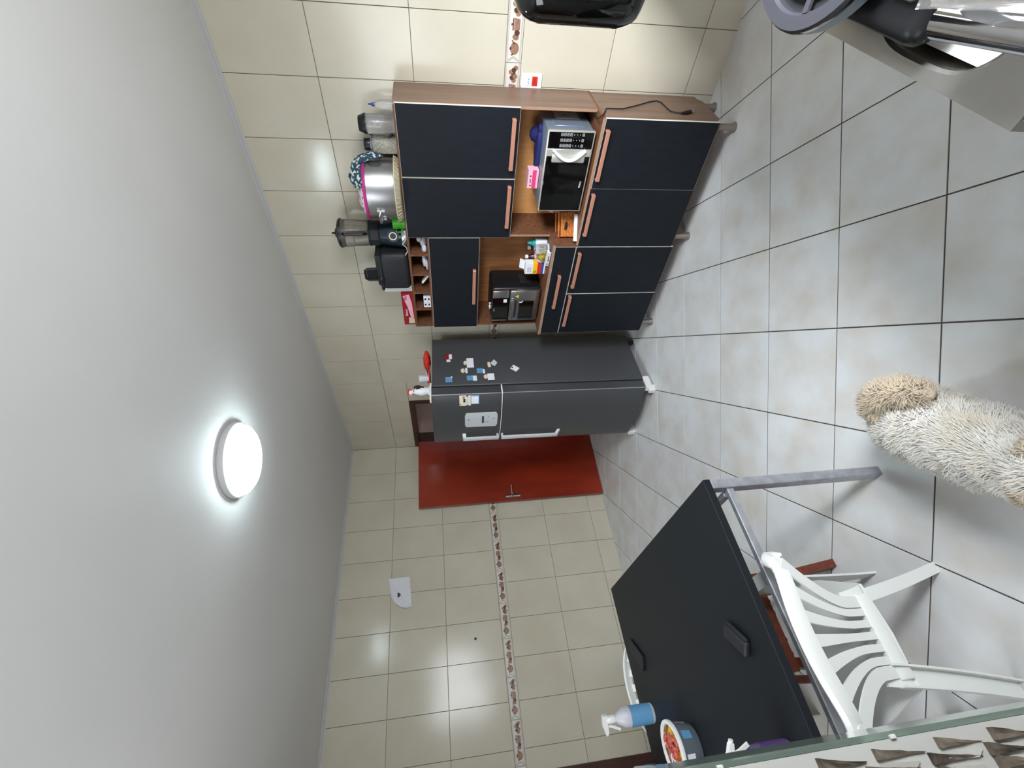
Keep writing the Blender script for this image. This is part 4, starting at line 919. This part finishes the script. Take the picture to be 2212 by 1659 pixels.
# ------------------------------------------------------------------ white plastic chairs
def ribbon(b, path, width_dir, w_, th, mi=0):
    """flat strip along path; width_dir a vector or a list"""
    P_ = [Vector(p) for p in path]; rs_ = []
    for i, p in enumerate(P_):
        d = (P_[min(i+1, len(P_)-1)]-P_[max(i-1, 0)]).normalized(); wd = Vector(width_dir[i] if isinstance(width_dir, list) else width_dir)
        wd = (wd - d*wd.dot(d)).normalized(); nn = d.cross(wd).normalized(); ww = w_[i] if isinstance(w_, (list, tuple)) else w_
        rs_.append([p-wd*ww/2-nn*th/2, p+wd*ww/2-nn*th/2, p+wd*ww/2+nn*th/2, p-wd*ww/2+nn*th/2])
    b.rings(rs_, mi)
def plastic_chair(label, loc, rz):
    c = thing('plastic_chair', label, 'chair', loc, rz=rz, group='white plastic chairs at the table')
    def bx_(t): return .228 + .092*(1-t)**1.15          # how far back the backrest leans
    def bz_(t, s): return .425 + (.700+.040*(1-s*s)-.425)*(1-t)
    def hw(t): return .100 + .126*max(0, 1-t/.70)**1.6
    # slats, fanned out towards the rim
    for i in range(-3, 4):
        s = i/3; pts = []; ws = []
        for k in range(13):
            t = k/12; pts.append((bx_(t), s*hw(t)*(.97 if abs(i) == 3 else 1), bz_(t, s*.9)))
            base_w = .034 if abs(i) == 3 else .0250
            ws.append(base_w*(1.45-.60*min(1, t/.55)) if abs(i) < 3 else base_w*(1.15-.2*t))
        b = B(); ribbon(b, pts, (0, 1, 0), ws, .006); b.out('slat', 'chair', c)
    b = B(); pts = []; ws = []; n = 20
    for k in range(n+1):
        s = -1+2*k/n; e_ = abs(s)**3
        pts.append((.322+.012*(1-s*s)-.055*e_**2.2, s*.238, .712+.040*(1-s*s)-.012*e_))
    rs_ = []
    for i, p in enumerate(pts):
        p = Vector(p); h = .026*(1-.35*abs(pts[i][1]/.238)**4)
        rs_.append([p+Vector((.010, 0, -h)), p+Vector((.016, 0, 0)), p+Vector((.012, 0, h*.6)), p+Vector((-.004, 0, h*.85)), p+Vector((-.016, 0, h*.6)), p+Vector((-.012, 0, h*.2)), p+Vector((.002, 0, .2*h)), p+Vector((.002, 0, -h))])
    b.rings(rs_); b.out('top_rail', 'chair', c, smooth=True)
    for sg in (-1, 1):        # horns where the rail curls forward into the arm
        b = B(); b.tube([(.285, sg*.228, .705), (.258, sg*.246, .706), (.238, sg*.262, .690), (.236, sg*.266, .662), (.246, sg*.262, .640)], [.022, .021, .018, .013, .007], 10); b.out('rail_end', 'chair', c, smooth=True)
    b = B(); b.rbox(.212, .240, -.120, .120, .402, .452, .007, 2); b.out('lower_rail', 'chair', c, smooth=True)
    # seat
    b = B(); rs_ = []
    for k in range(9):
        u = k/8; x_ = .225-.45*u; hw_ = .150+.075*min(1, u*2.2); rs_.append([(x_, -hw_, .405+.012*u), (x_, -hw_*.5, .397+.010*u), (x_, 0, .393+.012*u), (x_, hw_*.5, .397+.010*u), (x_, hw_, .405+.012*u), (x_, hw_, .395+.012*u), (x_, 0, .383+.012*u), (x_, -hw_, .395+.012*u)])
    b.rings(rs_); b.rbox(-.232, -.215, -.21, .21, .365, .418, .005, 1); b.out('seat', 'chair', c, smooth=True)
    # legs: rear channels and broad front panels
    for sg in (-1, 1):
        top = Vector((.226, sg*.106, .462)); ft = Vector((.150, sg*.190, 0)); nS = 10; web = []; fl1 = []; fl2 = []
        b = B(); rs_ = []; fd = -.030 if sg > 0 else .030
        for k in range(nS+1):
            t = k/nS; bow = math.sin(PI*t)*.005
            p = top.lerp(ft, t)+Vector((0, -sg*bow, 0)); w0 = (.021 if sg > 0 else .031)*(1-.12*t)
            x_ = p.x; y0, y1 = p.y-w0, p.y+w0; th = .006
            rs_.append([(x_, y0, p.z), (x_, y1, p.z), (x_+fd, y1, p.z), (x_+fd, y1-th, p.z), (x_+(th if fd > 0 else -th), y1-th, p.z), (x_+(th if fd > 0 else -th), y0+th, p.z), (x_+fd, y0+th, p.z), (x_+fd, y0, p.z)])
        b.rings(rs_); b.out('leg', 'chair', c)
        b = B(); rs_ = []
        for k in range(nS+1):
            t = k/nS; xx = -.10-.055*t; yy = sg*(.238+.014*t); ww = .135*(1-t)**1.3+.048; z = .560*(1-t)
            rs_.append([(xx-ww*.5, yy-.004, z), (xx+ww*.9, yy-.004, z), (xx+ww*.9, yy+.004, z), (xx-ww*.5, yy+.004, z)])
        b.rings(rs_); b.out('leg', 'chair', c)
        b = B(); ribbon(b, [(.262, sg*.240, .668), (.19, sg*.246, .618), (.08, sg*.248, .588), (-.06, sg*.246, .580), (-.16, sg*.240, .572), (-.19, sg*.236, .545)], (0, 1, 0), [.030, .042, .050, .052, .048, .030], .012); b.out('armrest', 'chair', c, smooth=True)
        # curved web from the backrest foot into the rear leg top
        b = B(); ribbon(b, [(.232, sg*.118, .50), (.228, sg*.120, .45), (.222, sg*.124, .41)], (0, 1, 0), [.022, .034, .046], .008); b.out('corner_web', 'chair', c)
    return c
CHX = 3.095
ch = plastic_chair('white slatted plastic chair at the near end of the table, its back to the viewer', (CHX, -2.868, .0), 0)
del ch['group']
c2_ = copy_thing(ch, (2.03, -2.80, 0), PI, 'white plastic chair at the far wall end of the table, mostly hidden behind it')

# ------------------------------------------------------------------ reddish wooden folding chair under the table
wc = thing('wooden_chair', 'reddish wooden slatted chair pushed under the table', 'chair', (2.64, -2.72, 0))
def plank(name, p0, p1, w_, th, upv=(0, 0, 1)):
    b = B(); b.tube([p0, p1], .01, rect=(th, w_), upv=upv); return part(b, name, 'redwood', wc)
for sy_ in (1, -1):
    plank('leg', (2.772, -2.72+sy_*.205, .004), (2.82, -2.72+sy_*.150, .44), .056, .034, (1, 0, .1))
    plank('leg', (2.42, -2.72+sy_*.205, .004), (2.45, -2.72+sy_*.165, .44), .040, .030, (1, 0, .1))
    plank('seat_rail', (2.43, -2.72+sy_*.165, .455), (2.86, -2.72+sy_*.165, .455), .036, .034)
plank('seat_rail', (2.845, -2.90, .455), (2.845, -2.54, .455), .036, .034); plank('seat_rail', (2.445, -2.90, .455), (2.445, -2.54, .455), .036, .034)
plank('seat_rail', (2.43, -2.735, .455), (2.86, -2.735, .455), .034, .040)
for yy in (-2.595, -2.645, -2.69, -2.79, -2.84): plank('seat_slat', (2.46, yy, .430), (2.83, yy, .430), .034, .012)
plank('stretcher', (2.80, -2.55, .18), (2.80, -2.89, .18), .03, .02)
for sy_ in (1, -1): plank('back_post', (2.44, -2.72+sy_*.15, .47), (2.36, -2.72+sy_*.15, .70), .032, .024, (0, 1, 0))
plank('back_rail', (2.365, -2.89, .68), (2.365, -2.55, .68), .05, .018)
b = B(); b.ell((2.80, -2.85, .507), (.05, .035, .034), 12, jit=.06); o = b.out('dark_pouch', 'maroon', smooth=True); o['label'] = 'dark brown pouch lying on the wooden chair under the table'; o['category'] = 'pouch'

# ------------------------------------------------------------------ sink counter at the right
sk = thing('sink_counter', 'stainless steel sink counter with a deep round-cornered basin', 'sink', (4.95, -1.3, 0))
kx0, kx1, ky0, ky1, kz = 4.600, 5.315, -2.402, -.012, .90
bcx, bcy, brx, bry = 4.876, -2.172, .256, .165
def sup(t, rx, ry, e=.55):
    c_, s__ = math.cos(t), math.sin(t); return (bcx+rx*math.copysign(abs(c_)**e, c_), bcy+ry*math.copysign(abs(s__)**e, s__))
b = B(); NB = 64; A = []
for k in range(NB):
    t = 2*PI*(k+.5)/NB; A.append(t)
hole = [sup(t, brx, bry) for t in A]
def to_rect(t):
    c_, s__ = math.cos(t), math.sin(t); best = 1e9
    for lim, v in ((kx1-bcx, c_), (kx0-bcx, c_), (ky1-bcy, s__), (ky0-bcy, s__)):
        if abs(v) > 1e-9 and lim/v > 0: best = min(best, lim/v)
    return (bcx+c_*best, bcy+s__*best)
outr = [to_rect(t) for t in A]
# corners of the rectangle are added by snapping the nearest ray
for cx_, cy_ in ((kx0, ky0), (kx1, ky0), (kx0, ky1), (kx1, ky1)):
    ta = math.atan2(cy_-bcy, cx_-bcx) % (2*PI); k = min(range(NB), key=lambda i: abs(A[i]-ta)); outr[k] = (cx_, cy_)
b.rings([[(x_, y_, kz-.028) for x_, y_ in outr], [(x_, y_, kz) for x_, y_ in outr], [(x_, y_, kz) for x_, y_ in hole], [sup(t, brx-.006, bry-.006)+(kz-.006,) for t in A]], cap0=False, cap1=False)
part(b, 'worktop', 'sinkst', sk)
b = B(); b.rings([[sup(t, brx-.006-d, bry-.006-d, e)+(kz-z,) for t in A] for d, z, e in ((0, .005, .55), (.004, .05, .55), (.010, .12, .55), (.030, .150, .6), (.07, .160, .7), (.12, .163, .9))], cap0=False); part(b, 'basin', 'basin', sk, smooth=True)
b = B(); b.lathe([(.035, .0), (.033, .003), (.02, .001)], (bcx, bcy, kz-.162), 20); part(b, 'drain', 'chrome', sk, smooth=True)
b = B(); b.box(4.64, 5.31, ky0+.03, ky1, 0.004, kz-.20).box(4.64, 4.66, ky0+.03, ky1, kz-.20, kz-.03).box(5.16, 5.31, ky0+.03, ky1, kz-.20, kz-.03).box(4.66, 5.16, ky0+.008, ky0+.03, .1, kz-.03).box(4.66, 5.16, -1.95, ky1, kz-.20, kz-.03); part(b, 'base_cabinet', 'white', sk)
b = B(); b.box(4.615, 5.31, ky0-.05, ky0-.002, .0, kz-.004); part(b, 'end_panel', 'white', sk)
# things by the sink
m_ = thing('dish_drainer', 'black plastic drainer tray with rounded corners beside the sink basin', 'drainer', (4.88, -1.85, kz))
b = B(); b.rbox(4.640, 5.20, -2.20, -1.15, kz+.0005, kz+.060, .03, 4); part(b, 'tray', 'blk', m_, smooth=True)
b = B(); b.tube([(5.02, -1.40, kz+.066), (5.02, -2.16, kz+.066), (5.0, -2.2, kz+.066), (4.80, -2.215, kz+.064), (4.72, -2.205, kz+.064), (4.70, -2.16, kz+.064), (4.70, -2.11, kz+.064)], .005, 8); b.tube([(4.715, -2.12, kz+.09), (4.72, -2.18, kz+.09), (4.76, -2.195, kz+.09), (5.0, -2.19, kz+.09)], .004, 8); part(b, 'wire_rim', 'steel', m_, smooth=True)
m_ = thing('colander', 'grey slotted plastic colander ring with metal bowl standing in the black drainer', 'colander', (4.800, -1.925, kz+.061))
b = B(); b.lathe([(.150, .0), (.180, .010), (.196, .046), (.200, .052), (.196, .058), (.172, .057), (.168, .050)], seg=64, cap0=True, cap1=False); b.out('outer_ring', 'greyp', m_, smooth=True)
b = B(); b.lathe([(.199, .020), (.2015, .046)], seg=64, cap0=False, cap1=False); b.out('side_band', 'greysil', m_, smooth=True)
b = B(); b.lathe([(.168, .050), (.166, .040), (.146, .040), (.144, .052)], seg=64, cap0=False, cap1=False); b.out('slot_channel', 'ink', m_, smooth=True)
for k in range(8):
    t = PI+.35+2*PI*k/8; b = B(); b.tube([(.145*math.cos(t), .145*math.sin(t), .050), (.170*math.cos(t), .170*math.sin(t), .0535)], .005, rect=(.014, .006)); b.out('spoke', 'greyp', m_)
b = B(); b.lathe([(.146, .052), (.138, .056), (.130, .050), (.10, .020), (.05, .010), (.005, .009)], seg=48, cap0=False); b.out('bowl', 'greysil', m_, smooth=True)
m_ = thing('clear_container', 'clear plastic container lying over the sink beside the steel canister', 'container', (4.79, -2.36, kz+.05))
b = B(); t_ = bmesh.new(); bmesh.ops.create_cube(t_, size=1); mt = Matrix.Translation((4.795, -2.36, 1.02)) @ Matrix.Rotation(.25, 4, 'Z') @ Matrix.Rotation(.2, 4, 'X') @ Matrix.Diagonal((.13, .17, .075, 1))
bmesh.ops.bevel(t_, geom=t_.edges[:], offset=.06, segments=3, affect='EDGES'); b.merge(t_, 0, mt); part(b, 'box', 'clear', m_, smooth=True)
b = B(); t_ = bmesh.new(); bmesh.ops.create_cube(t_, size=1); mt2 = mt @ Matrix.Translation((0, 0, .5)) @ Matrix.Diagonal((1.04, 1.04, .10, 1)); b.merge(t_, 0, mt2); part(b, 'lid', 'smoke', m_)
m_ = thing('steel_canister', 'shiny steel tube spout lying across the basin corner', 'spout', (4.70, -2.35, kz))
b = B(); b.tube([(4.694, -2.262, .985), (4.712, -2.395, .985), (4.722, -2.47, .985)], .0235, 24); part(b, 'tube', 'chrome', m_, smooth=True)
b = B(); b.tube([(4.717, -2.432, .985), (4.720, -2.452, .985)], .0255, 24); part(b, 'clamp_ring', 'steel', m_, smooth=True)
b = B(); b.tube([(4.722, -2.46, .985), (4.80, -2.50, .985), (4.86, -2.46, .96), (4.88, -2.395, .90)], .016, 12); part(b, 'arm', 'chrome', m_, smooth=True)
m_ = thing('coffee_maker', 'glossy black rounded appliance at the right edge above the sink counter', 'appliance', (4.75, -1.15, kz))
b = B(); b.rbox(4.558, 4.86, -1.86, -1.70, 1.275, 1.556, .055, 5); part(b, 'head', 'blkg', m_, smooth=True)
b = B(); b.rbox(4.74, 4.86, -1.72, -1.24, 1.06, 1.32, .02, 2); part(b, 'column', 'blk', m_, smooth=True)
b = B(); b.rbox(4.74, 4.86, -1.34, -1.24, kz+.0625, 1.07, .01, 2); part(b, 'base', 'blk', m_, smooth=True)

# ------------------------------------------------------------------ stone clad wall end beside the viewer
sw = struct(B().box(3.97, 4.12, YB, -3.0575, 0, CZ), 'wall_front', 'plaster')
zc = [1.215-.085*k for k in range(-5, 11)]
for c in range(5):
    ya, yb = -3.0645-.0132*c, -3.0755-.0138*c
    for r, z0 in enumerate(zc):
        z = z0-.065*c*(1 if c % 2 else .55)+rnd.uniform(-.006, .006)
        h = rnd.uniform(.060, .078); t0 = rnd.uniform(.006, .011)
        yA, yB = ya+rnd.uniform(-.0012, .0012), yb+rnd.uniform(-.0012, .0012)
        # split stone, broad at the top and pointed below, with a rough broken face
        n = 6; rs_ = []
        for k in range(n+1):
            u = k/n; zz = z-h*u; yo = yA+(yB-yA)*u**.9+rnd.uniform(-.0006, .0006); th = t0*(1-.5*u)+rnd.uniform(-.001, .001)
            ym = (yo+yB)/2; rs_.append([(4.1195, yB, zz), (4.1195, yo+.0002, zz), (4.12+th, yo+.0002, zz+rnd.uniform(-.001, .001)), (4.12+th*rnd.uniform(.7, 1.2), ym, zz), (4.12+th*.8, yB, zz)])
        b = B(); b.rings(rs_); b.out('stone', 'stone' if rnd.random() < .85 else 'stonew', sw)
        if c:
            b = B(); b.prism([(yB+.002, z-.012), (yB+.010, z-.022), (yB+.006, z-h*1.05), (yB-.001, z-h*.9)], 'x', 4.1195, 4.1235); b.out('stone', 'stonew', sw)
gp = thing('glass_screen', 'narrow strip of greenish glass screen fixed along the white wall end', 'glass screen', (4.06, -3.053, 0))
b = B(); b.box(3.985, 4.120, -3.0570, -3.0500, .02, 2.75); part(b, 'pane', 'gglass', gp)
for z in (1.18, 1.42):
    b = B(); b.rbox(4.117, 4.124, -3.0585, -3.0535, z, z+.008, .001, 1); part(b, 'clip', 'white', gp)

# ------------------------------------------------------------------ dog
dg_ = thing('dog', 'small fluffy cream dog walking on the tiles towards the viewer, tail curled up', 'dog', (3.76, -2.45, 0))
hd = Vector((.28, -.36, 0)).normalized(); sd_ = Vector((-hd.y, hd.x, 0))      # heading, and its left hand side
DC = Vector((3.765, -2.455, 0))
def DP(f, s, z): return DC+hd*f+sd_*s+Vector((0, 0, z))
bones = [  # chains of (forward, side, height, radius)
 [(-.19, -.005, .200, .082), (-.12, 0, .205, .100), (-.02, 0, .20, .102), (.08, 0, .205, .102), (.15, 0, .225, .088), (.20, .01, .262, .060), (.245, .015, .285, .062)],
 [(.245, .015, .285, .064), (.285, .02, .280, .052), (.325, .025, .262, .030), (.345, .028, .256, .024)],
 [(-.17, .055, .17, .055), (-.185, .065, .10, .034), (-.225, .067, .055, .022), (-.205, .068, .022, .022), (-.18, .068, .016, .020)],
 [(-.17, -.055, .17, .055), (-.150, -.065, .10, .034), (-.180, -.067, .055, .022), (-.165, -.068, .022, .022), (-.14, -.068, .016, .020)],
 [(.12, .050, .16, .046), (.135, .060, .09, .027), (.150, .062, .035, .021), (.170, .062, .016, .020)],
 [(.12, -.050, .16, .046), (.100, -.060, .09, .027), (.090, -.062, .035, .021), (.110, -.062, .016, .020)]]
b = B()
def chain(b, pts):
    for (f0, s0_, z0, r0), (f1, s1_, z1, r1) in zip(pts, pts[1:]):
        a_, c_ = DP(f0, s0_, z0), DP(f1, s1_, z1); n = max(2, int((c_-a_).length/.016))
        for k in range(n+1): b.ell(a_.lerp(c_, k/n), (r0+(r1-r0)*k/n,)*3, 12)
for ch_ in bones: chain(b, ch_)
bo = b.out('body', 'dogfur', dg_, w=True)
rm = bo.modifiers.new('remesh', 'REMESH'); rm.mode = 'VOXEL'; rm.voxel_size = .009
sm_ = bo.modifiers.new('smooth', 'SMOOTH'); sm_.iterations = 6; sm_.factor = .6
dgp = bpy.context.evaluated_depsgraph_get(); me2 = bpy.data.meshes.new_from_object(bo.evaluated_get(dgp)); bo.modifiers.clear(); old = bo.data; bo.data = me2; bpy.data.meshes.remove(old)
for p_ in me2.polygons: p_.use_smooth = True
me2.materials.clear(); me2.materials.append(M['dogfur'])
def smooth_chain(name, m, pts, par):
    b = B(); chain(b, pts); return b.out(name, m, par, w=True, smooth=True)
tail = smooth_chain('tail', 'dogtan', [(-.205, .015, .245, .032), (-.225, .050, .280, .034), (-.190, .095, .300, .036), (-.135, .120, .290, .034), (-.085, .125, .265, .026)], dg_)
for sg in (-1, 1): smooth_chain('ear', 'dogtan', [(.235, sg*.050+.015, .325, .022), (.238, sg*.072+.015, .300, .024), (.245, sg*.080+.015, .265, .018)], dg_)
b = B(); b.ell(DP(.366, .03, .262), (.010, .012, .008), 10); part(b, 'nose', 'dognose', dg_, smooth=True)
for sg in (-1, 1):
    b = B(); b.ell(DP(.303, sg*.026+.022, .302), (.008, .008, .008), 10); part(b, 'eye', 'dognose', dg_, smooth=True)
def fur(base_me, count, length, name, m, par, seed, offset=Vector((0, 0, 0)), curl=.35):
    r = random.Random(seed); bmx = bmesh.new(); bmx.from_mesh(base_me); bmesh.ops.triangulate(bmx, faces=bmx.faces[:]); bmx.normal_update()
    fs = bmx.faces[:]; ar = [f.calc_area() for f in fs]; cum = []; t = 0
    for a_ in ar: t += a_; cum.append(t)
    import bisect
    V, F, NN = [], [], []
    back = (-hd*.7+Vector((0, 0, -.55)))
    for _ in range(count):
        f = fs[bisect.bisect_left(cum, r.random()*t)]; u, v = r.random(), r.random()
        if u+v > 1: u, v = 1-u, 1-v
        a_, b_, c_ = [x.co for x in f.verts]; p = a_+(b_-a_)*u+(c_-a_)*v; n = f.normal
        ln = length*r.uniform(.6, 1.25)*(1.0 if p.z+par_z > .09 else .45)
        jit = Vector((r.gauss(0, 1), r.gauss(0, 1), r.gauss(0, 1)))*curl*.5
        cl_ = Vector((noise.noise(p*22), noise.noise(p*22+Vector((9, 0, 0))), noise.noise(p*22+Vector((0, 9, 0)))))*1.1
        d = (n*.75+back*.7+jit+cl_).normalized(); sdv = d.cross(n if abs(d.dot(n)) < .95 else Vector((1, 0, 0))).normalized()*.0013
        k0 = len(V); m1 = p+d*ln*.5+n*ln*.18; e_ = p+d*ln+Vector((0, 0, -ln*.12))
        NN += [(n+Vector((0, 0, .25))+cl_*.25).normalized()]*5
        V += [p-sdv, p+sdv, m1+sdv*.8, m1-sdv*.8, e_]; F += [(k0, k0+1, k0+2, k0+3), (k0+3, k0+2, k0+4)]
    me = bpy.data.meshes.new(name); me.from_pydata([tuple(v) for v in V], [], F); me.materials.append(M[m])
    for p_ in me.polygons: p_.use_smooth = True
    me.normals_split_custom_set_from_vertices([tuple(v) for v in NN])
    o = bpy.data.objects.new(name, me); COL.objects.link(o); o.parent = par; o['kind'] = 'stuff'; bmx.free(); return o
par_z = 0
fur(me2, 52000, .036, 'fur', 'dogfur', dg_, 3)
fur(tail.data, 9000, .034, 'tail_fur', 'dogtan', dg_, 5)
for i, e_ in enumerate([c for c in dg_.children if c.name.startswith('ear')]): fur(e_.data, 2500, .022, 'ear_fur', 'dogtan', dg_, 11+i)
